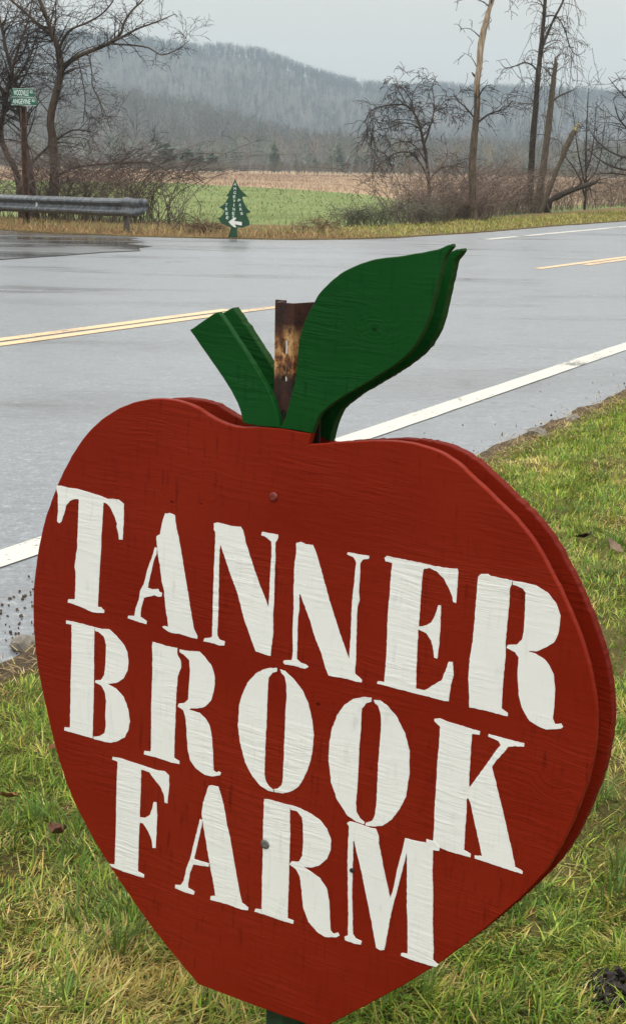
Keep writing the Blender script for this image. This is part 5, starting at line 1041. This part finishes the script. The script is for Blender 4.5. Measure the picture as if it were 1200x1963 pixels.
# ------------------------------------------------------------------ guardrail
def guardrail():
    rt = empty('guardrail', (-4.6, 28.3, 0)); tag(rt, 'grey steel guardrail with a flared end beside the wet side road', 'guardrail')
    off = Vector((-4.6, 28.3, 0))
    line = [(-9.4, 33.2, .40), (-7.6, 31.35, .42), (-6.035, 29.7, .432), (-5.314, 29.0, .438), (-4.621, 28.3, .444), (-3.956, 27.6, .450), (-3.36, 26.95, .462)]
    d = (Vector(line[-1]) - Vector(line[2])); d.z = 0; d.normalize(); nn = Vector((d.y, -d.x, 0))
    if nn.y > 0: nn = -nn
    # W profile: (depth towards the road, height)
    W_ = [(.000, .155), (.010, .150), (.062, .105), (.066, .075), (.010, .020), (.004, .0), (.010, -.020), (.066, -.075), (.062, -.105), (.010, -.150), (.000, -.155)]
    mb = MB(); n = len(W_); rows = []
    ln = []
    for a, b in zip(line, line[1:]):
        ln += [Vector(a).lerp(Vector(b), k / 4) for k in range(4)]
    ln.append(Vector(line[-1]))
    for p in ln:
        j = .008 * noise.noise(Vector((p.x * 2, p.y * 2, 0)))
        rows.append([p - off + nn * (q[0] + j) + Vector((0, 0, q[1] + .006 * noise.noise(Vector((p.x, p.y, 3))))) for q in W_])
    for s_, dz in ((1, 0),):
        vs = [v for r_ in rows for v in r_]
        fs = [(i * n + k, (i + 1) * n + k, (i + 1) * n + k + 1, i * n + k + 1) for i in range(len(rows) - 1) for k in range(n - 1)]
        mb.add(vs, fs)
        mb.add([v - nn * .004 for v in vs], [f[::-1] for f in fs])
    mb.build('rail', M['galv'], rt)
    # flared end: the W flattens and curls away
    eb = MB(); rows = []; p0 = Vector(line[-1]) - off
    for k in range(9):
        f = k / 8
        sc = 1 + .10 * math.sin(f * math.pi) - .22 * f ** 2; flat = 1 - f * .75
        c_ = p0 + d * (.80 * f) + nn * (.06 * math.sin(f * 3.0)) + Vector((0, 0, .02 * f + .012 * math.sin(f * 9)))
        rows.append([c_ + nn * (q[0] * flat + .003 + (.05 * f * f * (1 if q[1] > 0 else .6))) + d * (-.14 * f * (0.5 - q[1] / .31) ** 1.3 * (1 if f > .5 else f * 2)) + Vector((0, 0, q[1] * sc)) for q in W_])
    vs = [v for r_ in rows for v in r_]
    fs = [(i * n + k, (i + 1) * n + k, (i + 1) * n + k + 1, i * n + k + 1) for i in range(8) for k in range(n - 1)]
    eb.add(vs, fs); eb.add([v - nn * .006 for v in vs], [f[::-1] for f in fs])
    eb.build('end_piece', M['galv'], rt, True)
    for p in ((-3.36, 26.99), (-6.32, 30.05), (-9.2, 33.0)):
        pb = MB(); c_ = Vector((p[0], p[1], 0)) - off - nn * .075
        pb.box(c_ + Vector((0, 0, .25)), (.055, .10, .62), Matrix.Rotation(math.atan2(nn.x, -nn.y) * -1, 3, 'Z'))
        pb.build('post', M['steel_post'], rt)
    for x_, y_ in ((-5.16, 28.86), (-3.46, 27.06)):
        bb = MB(); c_ = Vector((x_, y_, .44)) - off + nn * .022
        bb.box(c_, (.035, .03, .13) if x_ < -5 else (.04, .025, .04)); bb.build('bolt', M['sign_white'] if x_ < -5 else M['steel_post'], rt)
guardrail()

# ------------------------------------------------------------------ text helper
def text_mesh(s, size, depth):
    cu = bpy.data.curves.new('lettering', 'FONT'); cu.body = s; cu.size = size; cu.extrude = depth
    cu.align_x = 'CENTER'; cu.align_y = 'CENTER'; cu.resolution_u = 3; cu.offset = size * .012
    ob = bpy.data.objects.new('lettering', cu); COL.objects.link(ob)
    bpy.context.view_layer.update()
    me = bpy.data.meshes.new_from_object(ob.evaluated_get(bpy.context.evaluated_depsgraph_get()))
    bpy.data.objects.remove(ob); bpy.data.curves.remove(cu)
    return me

def ptr(me):
    xs = [v.co.x for v in me.vertices]; ys = [v.co.y for v in me.vertices]
    return min(xs), max(xs), min(ys), max(ys)
def fit_text(s, w, h, depth):
    """text scaled to an exact width and height, standing in the XZ plane facing -Y"""
    me = text_mesh(s, 1.0, 0.01)
    x0, x1, y0, y1 = ptr(me)
    for v in me.vertices:
        x, y, z = v.co
        v.co = ((x - (x0 + x1) / 2) * w / (x1 - x0), -z / .01 * depth, (y - (y0 + y1) / 2) * h / (y1 - y0))
    return me

# ------------------------------------------------------------------ street sign
def street_sign():
    rt = empty('street_sign', (-5.455, 29.3, 0)); tag(rt, 'green street name sign on a rusty brown pole behind the guardrail', 'street sign')
    pb = MB()
    w_, dp, th = .105, .06, .012
    for (cx, cy, sx, sy) in ((0, dp / 2, w_ * .62, th), (-w_ * .31 - th / 2, 0, th, dp), (w_ * .31 + th / 2, 0, th, dp), (-w_ * .45, -dp / 2, w_ * .25, th), (w_ * .45, -dp / 2, w_ * .25, th)):
        pb.box((cx, cy, 1.0), (sx, sy, 2.38))
    o = pb.build('pole', M['pole_rust'], rt); o.rotation_euler = (0, R(-.4), R(12))
    for i, (txt, sub, pl_, yaw, mat) in enumerate((('WOODVILLE', 'RD', PLATE1, 8, 0), ('ANGEVINE', 'RD', PLATE2, -4, 0))):
        (x0, z0), (x1, z1) = pl_
        w = x1 - x0; h = (z1 - z0) * .93
        b = MB(); b.box((0, 0, 0), (w, .006, h))
        p = b.build('name_plate', M['sign_green'], rt); p.location = ((x0 + x1) / 2 + 5.455, -.055, (z0 + z1) / 2 + (0.004 if i == 0 else -.002)); p.rotation_euler = (0, R(1.2), R(yaw))
        p['label'] = ('upper plate reading WOODVILLE RD', 'lower plate reading ANGEVINE RD')[i]
        eb = MB()
        for sx, sz, lx, lz in ((0, h / 2 - .004, w, .005), (0, -h / 2 + .004, w, .005)):
            eb.box((sx, -.0045, sz), (lx - .004, .002, lz))
        eb.build('border', M['sign_white'], p)
        t_ = link('lettering', fit_text(txt, w * .70, h * .66, .002), M['sign_white'], p); t_.location = (-w * .085, -.006, 0)
        t_ = link('lettering', fit_text(sub, w * .13, h * .34, .002), M['sign_white'], p); t_.location = (w * .39, -.006, h * .14)
    for z_ in (2.2, 2.46):
        b = MB(); b.box((0, -.035, z_), (.03, .05, .03)); b.build('bracket', M['steel_post'], rt)
street_sign()

# ------------------------------------------------------------------ outlines to boards
def smooth_outline(P, k=5):
    """closed Catmull-Rom; points with a third entry are corners"""
    n = len(P); out = []
    for i in range(n):
        p1 = Vector(P[i][:2]); p2 = Vector(P[(i + 1) % n][:2])
        p0 = p1 if len(P[i]) > 2 else Vector(P[i - 1][:2])
        p3 = p2 if len(P[(i + 1) % n]) > 2 else Vector(P[(i + 2) % n][:2])
        m = max(1, min(k, int((p2 - p1).length / .004)))
        for j in range(m):
            t = j / m
            out.append(.5 * ((2 * p1) + (p2 - p0) * t + (2 * p0 - 5 * p1 + 4 * p2 - p3) * t * t + (3 * p1 - p0 - 3 * p2 + p3) * t ** 3))
    return out
def area(P): return sum(a.x * b.y - b.x * a.y for a, b in zip(P, P[1:] + P[:1])) / 2
def inset(P, d):
    n = len(P); out = []
    for i in range(n):
        e = (P[(i + 1) % n] - P[i - 1])
        if e.length < 1e-9: out.append(P[i]); continue
        e.normalize(); out.append(P[i] + Vector((-e.y, e.x)) * d)
    return out
def rough(P, amp, freq, seed):
    n = len(P); Q = inset(P, 1.0)
    return [p + (q - p) * amp * (noise.noise(Vector((p.x * freq, p.y * freq, seed))) + .5 * noise.noise(Vector((p.x * freq * 2.7, p.y * freq * 2.7, seed + 3)))) for p, q in zip(P, Q)]
def board(name, P, y0, y1, mat, parent, bev=.0012, edge_mat=None):
    """solid board: outline P in XZ, front at y0, back at y1 (y grows away from the viewer)"""
    if area(P) < 0: P = P[::-1]
    n = len(P)
    rings = [(inset(P, bev), y0), (P, y0 + bev), (P, y1 - bev * .6), (inset(P, bev * .6), y1)] if bev else [(P, y0), (P, y1)]
    vs = [(p.x, y, p.y) for r_, y in rings for p in r_]
    tri = tessellate_polygon([[Vector((p.x, p.y, 0)) for p in rings[0][0]]])
    fs = []; mi = []
    for t in tri:
        a, b, c = (Vector((rings[0][0][i].x, rings[0][0][i].y)) for i in t)
        if (b - a).cross(c - a) < 0: t = (t[0], t[2], t[1])
        fs.append(tuple(t)); mi.append(0)
        fs.append(tuple(i + n * (len(rings) - 1) for i in t[::-1])); mi.append(0)
    for k in range(len(rings) - 1):
        for i in range(n):
            j = (i + 1) % n
            fs.append((k * n + j, k * n + i, (k + 1) * n + i, (k + 1) * n + j)); mi.append(1 if edge_mat else 0)
    me = bpy.data.meshes.new(name); me.from_pydata(vs, [], fs); me.update()
    me.materials.append(mat)
    if edge_mat: me.materials.append(edge_mat); me.polygons.foreach_set('material_index', mi)
    o = bpy.data.objects.new(name, me); COL.objects.link(o); o.parent = parent
    return o
def dens(P, step):
    out = []
    for a, b in zip(P, P[1:] + P[:1]):
        n = max(1, int((b - a).length / step)); out += [a.lerp(b, i / n) for i in range(n)]
    return out

# ------------------------------------------------------------------ tree shaped sign across the road
def tree_sign():
    y0 = 26.2
    rt = empty('tree_sign', (-1.42, y0, 0)); tag(rt, 'dark green board cut like a fir tree with white words and a white arrow', 'sign')
    P = [Vector((p[0] + 1.42, p[1])) for p in TS]
    for p in P:
        if p.y < .03: p.y = -.06
    board('panel', dens(P, .03), -.01, .01, M['tree_green'], rt, .001)
    A = [Vector((p[0] + 1.42, p[1])) for p in TARROW]
    board('arrow', A, -.0165, -.0105, M['arrow_white'], rt, .001)
    pan = rt
    for k, (ch, x, z) in enumerate(TL):
        me = fit_text(ch, .012 if ch == 'I' else .040, .046, .001)
        o = link('letter', me, M['tree_white'], rt); o.location = (x + 1.42, -.0125, z)
        tilt = {9: 20, 10: 4, 11: -6, 12: 70, 13: 10, 14: 0, 15: 3, 16: 12}.get(k, -3 if k % 2 else 4)
        o.rotation_euler = (0, R(tilt), 0)
tree_sign()

# ------------------------------------------------------------------ apple sign
def apple_sign():
    pt, pb_ = Vector(POST_TOP), Vector(POST_BOT)
    ax = (pt - pb_) / (pt.z - pb_.z)
    foot = pb_ - ax * pb_.z
    rt = empty('apple_sign', (foot.x, foot.y, 0)); tag(rt, 'big red apple shaped farm sign with a green stem and leaf and white stencilled words', 'sign')
    U_, V_, N_ = Vector(U), Vector(V), Vector(N)
    m = Matrix.Identity(4)
    for i in range(3):
        m[i][0] = U_[i]; m[i][1] = -N_[i]; m[i][2] = V_[i]; m[i][3] = O[i] - (foot.x, foot.y, 0)[i]
    def place(o): o.matrix_local = m; return o
    T = .0085; G0 = .0495; G1 = .062
    ap = smooth_outline(APPLE); lf = smooth_outline(LEAF); st = smooth_outline(STEM)
    fr = place(board('front_panel', rough(ap, .0006, 60, 1), 0, T, M['red'], rt, .0009))
    place(board('leaf', rough(lf, .0006, 60, 2), .0003, T, M['green'], rt, .0009, M['green_raw_shaded']))
    place(board('stem', rough(st, .0006, 60, 3), .0003, T, M['green'], rt, .0009))
    # the back panel is cut from the same pattern, not quite alike, and its edges are rough
    def shift(P, dx, dz): return [p + Vector((dx, dz)) for p in P]
    ap2 = dens(smooth_outline(APPLE_BACK), .003); lf2 = dens(smooth_outline(LEAF_BACK), .003); st2 = dens(st, .003)
    b1 = place(board('back_panel', rough(shift(ap2, .0, -.005), .0011, 190, 4), G0, G1, M['red'], rt, .001, M['red_raw']))
    b2 = place(board('leaf', rough([p + Vector((-.012, -.007)) * min(1, max(0, (p.y - .30) / .26)) for p in lf2], .0010, 190, 5), G0, G1, M['green'], rt, .001, M['green_raw_shaded']))
    b3 = place(board('stem', rough(shift(st2, -.013, .0), .0010, 190, 6), G0, G1, M['green'], rt, .001, M['green_raw_shaded']))
    b1['label'] = 'back panel of the apple, with rough cut edges'
    b2['label'] = 'rear leaf behind the front one'; b3['label'] = 'rear stem behind the front one'
    # stencilled letters
    for k, (ch, polys) in enumerate(LETTERS):
        vs = []; fs = []
        lift = .0009 if ch == 'M' else .0005
        for q in polys:
            P = [Vector(p) for p in q]
            if area(P) < 0: P = P[::-1]
            P = rough(dens(P, .0026), .00055, 230, k)
            n = len(P); b = len(vs)
            vs += [(p.x, -lift, p.y) for p in P] + [(p.x, .0004, p.y) for p in P]
            for t in tessellate_polygon([[Vector((p.x, p.y, 0)) for p in P]]):
                a_, b_, c_ = (P[i] for i in t)
                if (b_ - a_).cross(c_ - a_) < 0: t = (t[0], t[2], t[1])
                fs.append(tuple(i + b for i in t))
            for i in range(n):
                j = (i + 1) % n; fs.append((b + j, b + i, b + n + i, b + n + j))
        me = bpy.data.meshes.new('letter'); me.from_pydata(vs, [], fs); me.update()
        o = link('letter', me, M['white'], fr)
        o['label'] = 'white stencilled letter ' + ch
    for k, (x, z) in enumerate(SCREWS):
        mb = MB(); r_ = (.0052, .0060, .0028)[k]; nn = 14
        vs = [(x + math.cos(2 * math.pi * i / nn) * r_ * f, y, z + math.sin(2 * math.pi * i / nn) * r_ * f) for f, y in ((1, .0005), (1, -.0012), (.8, -.0022), (.25, -.0014)) for i in range(nn)]
        fs = [(a * nn + i, a * nn + (i + 1) % nn, (a + 1) * nn + (i + 1) % nn, (a + 1) * nn + i) for a in range(3) for i in range(nn)]
        fs.append(tuple(3 * nn + i for i in range(nn)))
        mb.add(vs, [f[::-1] for f in fs]); o = mb.build('screw', (M['screw_red'], M['screw_grey'], M['char'])[k], fr, True)
    # steel U channel post: web at the back, flanges towards the viewer, slots in the web
    yaw = math.atan2(U_.y, U_.x)
    rz = Matrix.Rotation(yaw, 4, 'Z')
    W_ = .0245; D_ = .029; th = .003; fl = .007
    top = pt.z + .002
    def sect(mb, z0, z1, holes):
        # web pieces around the holes
        zs = [z0] + [h for hh in holes for h in (hh[0], hh[1])] + [z1]
        for a, b in zip(zs[0::2], zs[1::2]):
            mb.box((W_ / 2, th / 2, (a + b) / 2), (W_, th, b - a))
        for (a, b, hx, hw) in holes:
            mb.box(((hx - hw) / 2, th / 2, (a + b) / 2), (hx - hw, th, b - a))
            mb.box(((W_ + hx + hw) / 2, th / 2, (a + b) / 2), (W_ - hx - hw, th, b - a))
            # rounded ends of the slot
            for zc, sg in ((a, 1), (b, -1)):
                for sx in (-1, 1):
                    c_ = (hx + sx * hw, zc)
                    tri = [c_, (hx + sx * hw, zc + sg * hw * .8), (hx + sx * hw * .3, zc)]
                    vs = [(q[0], y, q[1]) for y in (.0002, th - .0002) for q in tri]
                    mb.add(vs, [(0, 1, 2), (3, 5, 4), (0, 3, 4, 1), (1, 4, 5, 2), (2, 5, 3, 0)])
        for sg, x_ in ((-1, 0.0), (1, W_)):
            q = [(x_, th * .5), (x_ + sg * fl, D_), (x_ + sg * (fl + .011), D_), (x_ + sg * (fl + .011), D_ + th), (x_ + sg * (fl - th * .7), D_ + th), (x_ - sg * th, th + .0003)]
            vs = [(a, b, z_) for z_ in (z0, z1) for a, b in q]
            f_ = [(0, 1, 4, 5), (1, 2, 3, 4), (11, 10, 7, 6), (10, 9, 8, 7)] + [(k, k + 6, (k + 1) % 6 + 6, (k + 1) % 6) for k in range(6)]
            mb.add(vs, f_ if sg > 0 else [f[::-1] for f in f_])
    base = Matrix.Translation(Vector((pt.x - foot.x, pt.y - foot.y, 0))) @ rz
    hx = .0128
    hs = sorted([(z - l, z + l, hx, .0035) for z, l in ((1.005, .009), (.9695, .0045), (.926, .009), (.890, .0045), (.846, .009), (.810, .0045))])
    mb = MB(); sect(mb, .25, top, hs)
    po = mb.build('post', M['rust'], rt); po.matrix_local = base
    mb = MB(); sect(mb, -.30, .2495, [])
    p2 = mb.build('post_foot', M['green_steel'], rt); p2.matrix_local = base; p2['label'] = 'dark green painted lower end of the post'
apple_sign()

# ------------------------------------------------------------------ small things on the lawn and road edge
def leaf_mesh(w, l, curl, col, seed):
    rr = random.Random(seed); n = 7; vs = []; fs = []
    for i in range(n):
        f = i / (n - 1); ww = w * (math.sin(math.pi * (f * .92 + .05)) ** .8) * rr.uniform(.7, 1.2)
        for s_ in (-1, 0, 1):
            vs.append((s_ * ww * .5, (f - .5) * l, curl * ((f - .5) ** 2 * 2 + abs(s_) * .45 * (1 + .4 * math.sin(i * 2))) * l * .6))
    for i in range(n - 1):
        for k in range(2): a = i * 3 + k; fs.append((a, a + 1, a + 4, a + 3))
    vs += [(x, y, z - .0007) for x, y, z in vs]
    m_ = n * 3; fs += [tuple(i + m_ for i in f[::-1]) for f in fs]
    me = bpy.data.meshes.new('fallen_leaf'); me.from_pydata(vs, [], fs); me.update()
    at_ = me.color_attributes.new('Col', 'FLOAT_COLOR', 'POINT')
    cc = np.ones((len(vs), 4), np.float32); cc[:, :3] = np.array(col) * nrg.uniform(.8, 1.2, (len(vs), 1))
    at_.data.foreach_set('color', cc.ravel())
    return me
def ground_leaf(x, y, w, l, col, lab, k):
    o = link('fallen_leaf', leaf_mesh(w, l, rng.uniform(.25, .8), col, k), M['leaf'], None, True)
    o.location = (x, y, lawn_z(x, y) + .028); o.rotation_euler = (rng.gauss(0, .35), rng.gauss(0, .35), rng.uniform(0, 6))
    tag(o, lab, 'leaf', 'dead leaves in the lawn')
LEAVES = [(-.545, 2.62, .034, .040, (.20, .10, .04), 'orange brown fallen leaf at the left edge of the lawn'), (-.43, 2.47, .03, .045, (.11, .05, .03), 'dark curled fallen leaf in the grass left of the sign'),
          (-.50, 2.88, .028, .05, (.17, .065, .03), 'reddish fallen leaf in the grass close to the road edge left of the sign'), (-.435, 2.80, .022, .035, (.23, .09, .035), 'small orange fallen leaf touching the left rim of the sign'),
          (-.40, 2.62, .05, .035, (.24, .21, .17), 'pale grey fallen leaf beside the left rim of the sign'),
          (.98, 4.25, .05, .055, (.26, .20, .15), 'pale tan fallen leaf on the lawn right of the apple'), (.86, 4.75, .06, .05, (.035, .022, .016), 'dark rotten fallen leaf on the lawn up right of the apple'),
          (.93, 4.62, .05, .06, (.20, .14, .10), 'curled tan fallen leaf on the lawn near the dark one'), (1.05, 4.20, .03, .08, (.28, .23, .17), 'long bleached fallen leaf lying flat on the lawn by the right frame edge'),
          (.72, 2.86, .03, .045, (.07, .042, .028), 'dark brown fallen leaf at the right rim of the sign'), (.62, 2.6, .035, .03, (.25, .20, .15), 'pale fallen leaf right of the lower edge of the sign')]
for k, a in enumerate(LEAVES): ground_leaf(*a[:5], a[5], k)

def lump(name, x, y, z, sx, sy, sz, mat, seed, label, cat, n=2, amp=.35, group=None):
    bm = bmesh.new(); bmesh.ops.create_icosphere(bm, subdivisions=n, radius=1)
    for v in bm.verts:
        d = 1 + amp * noise.noise(v.co * 1.7 + Vector((seed, 0, 0))) + amp * .5 * noise.noise(v.co * 4.3 + Vector((0, seed, 0)))
        v.co = Vector((v.co.x * sx * d, v.co.y * sy * d, max(v.co.z, -.5) * sz * d))
    me = bpy.data.meshes.new(name); bm.to_mesh(me); bm.free()
    o = link(name, me, mat, None, n > 2); o.location = (x, y, z); o.rotation_euler = (0, 0, seed)
    tag(o, label, cat, group); return o
lump('stone', -.72, 3.72, .012, .045, .03, .022, M['stone'], 1.3, 'rough pale stone on the wet road edge at the left of the frame', 'stone')
lump('stone', 1.02, 6.98, .02, .055, .04, .035, M['stone'], 2.1, 'larger grey stone in the dirt at the road edge right of the apple', 'stone')
lump('stone', 1.26, 7.44, .02, .045, .035, .025, M['stone'], 4.4, 'smaller flat stone at the road edge, farther along than the large grey one', 'stone')
mb = MB()
for i in range(170):
    a = rng.uniform(0, 2 * math.pi); r_ = .07 * math.sqrt(rng.random()); x_, y_ = .475 + r_ * math.cos(a), 2.035 + r_ * math.sin(a) * .8
    m_ = Matrix.Rotation(rng.uniform(0, 3), 3, Vector((rng.gauss(0, 1), rng.gauss(0, 1), rng.gauss(0, 1))).normalized())
    mb.box((x_, y_, .03 + rng.uniform(0, 1) * .05 * (1 - r_ / .08)), (rng.uniform(.008, .03), rng.uniform(.005, .012), rng.uniform(.003, .007)), m_)
tag(mb.build('mulch_clump', M['char']), 'clump of black mulch chips in the grass at the lower right corner', 'mulch')

# grit on the road by the near edge
mb = MB()
for i in range(520):
    s_ = rng.uniform(-4, 7.5); t_ = -abs(rng.gauss(0, .13)) - .02
    if rng.random() < .25: t_ = rng.uniform(-.75, 0)
    if s_ > 1.5 and rng.random() < .6: continue
    p = near_edge(s_) + nen * t_; r_ = rng.uniform(.0012, .0042)
    if i % 9 == 0: r_ *= 2
    m_ = Matrix.Rotation(rng.uniform(0, 3), 3, Vector((rng.random(), rng.random(), rng.random() + .1)).normalized())
    mb.box((p.x, p.y, .001 + r_ * .4), (r_ * rng.uniform(1, 2), r_ * rng.uniform(1, 2), r_ * rng.uniform(.7, 1.2)), m_)
for i in range(260):
    p = Vector((-.72 + rng.gauss(0, .16), 3.95 + rng.gauss(0, .22))); r_ = rng.uniform(.0018, .0052)
    if lawn_dist(p.x, p.y) > -.02: continue
    m_ = Matrix.Rotation(rng.uniform(0, 3), 3, Vector((rng.random(), rng.random(), rng.random() + .1)).normalized())
    mb.box((p.x, p.y, .001 + r_ * .4), (r_ * rng.uniform(1, 2), r_ * rng.uniform(1, 2), r_ * rng.uniform(.7, 1.2)), m_)
tag(mb.build('gravel', M['soil']), kind='stuff')
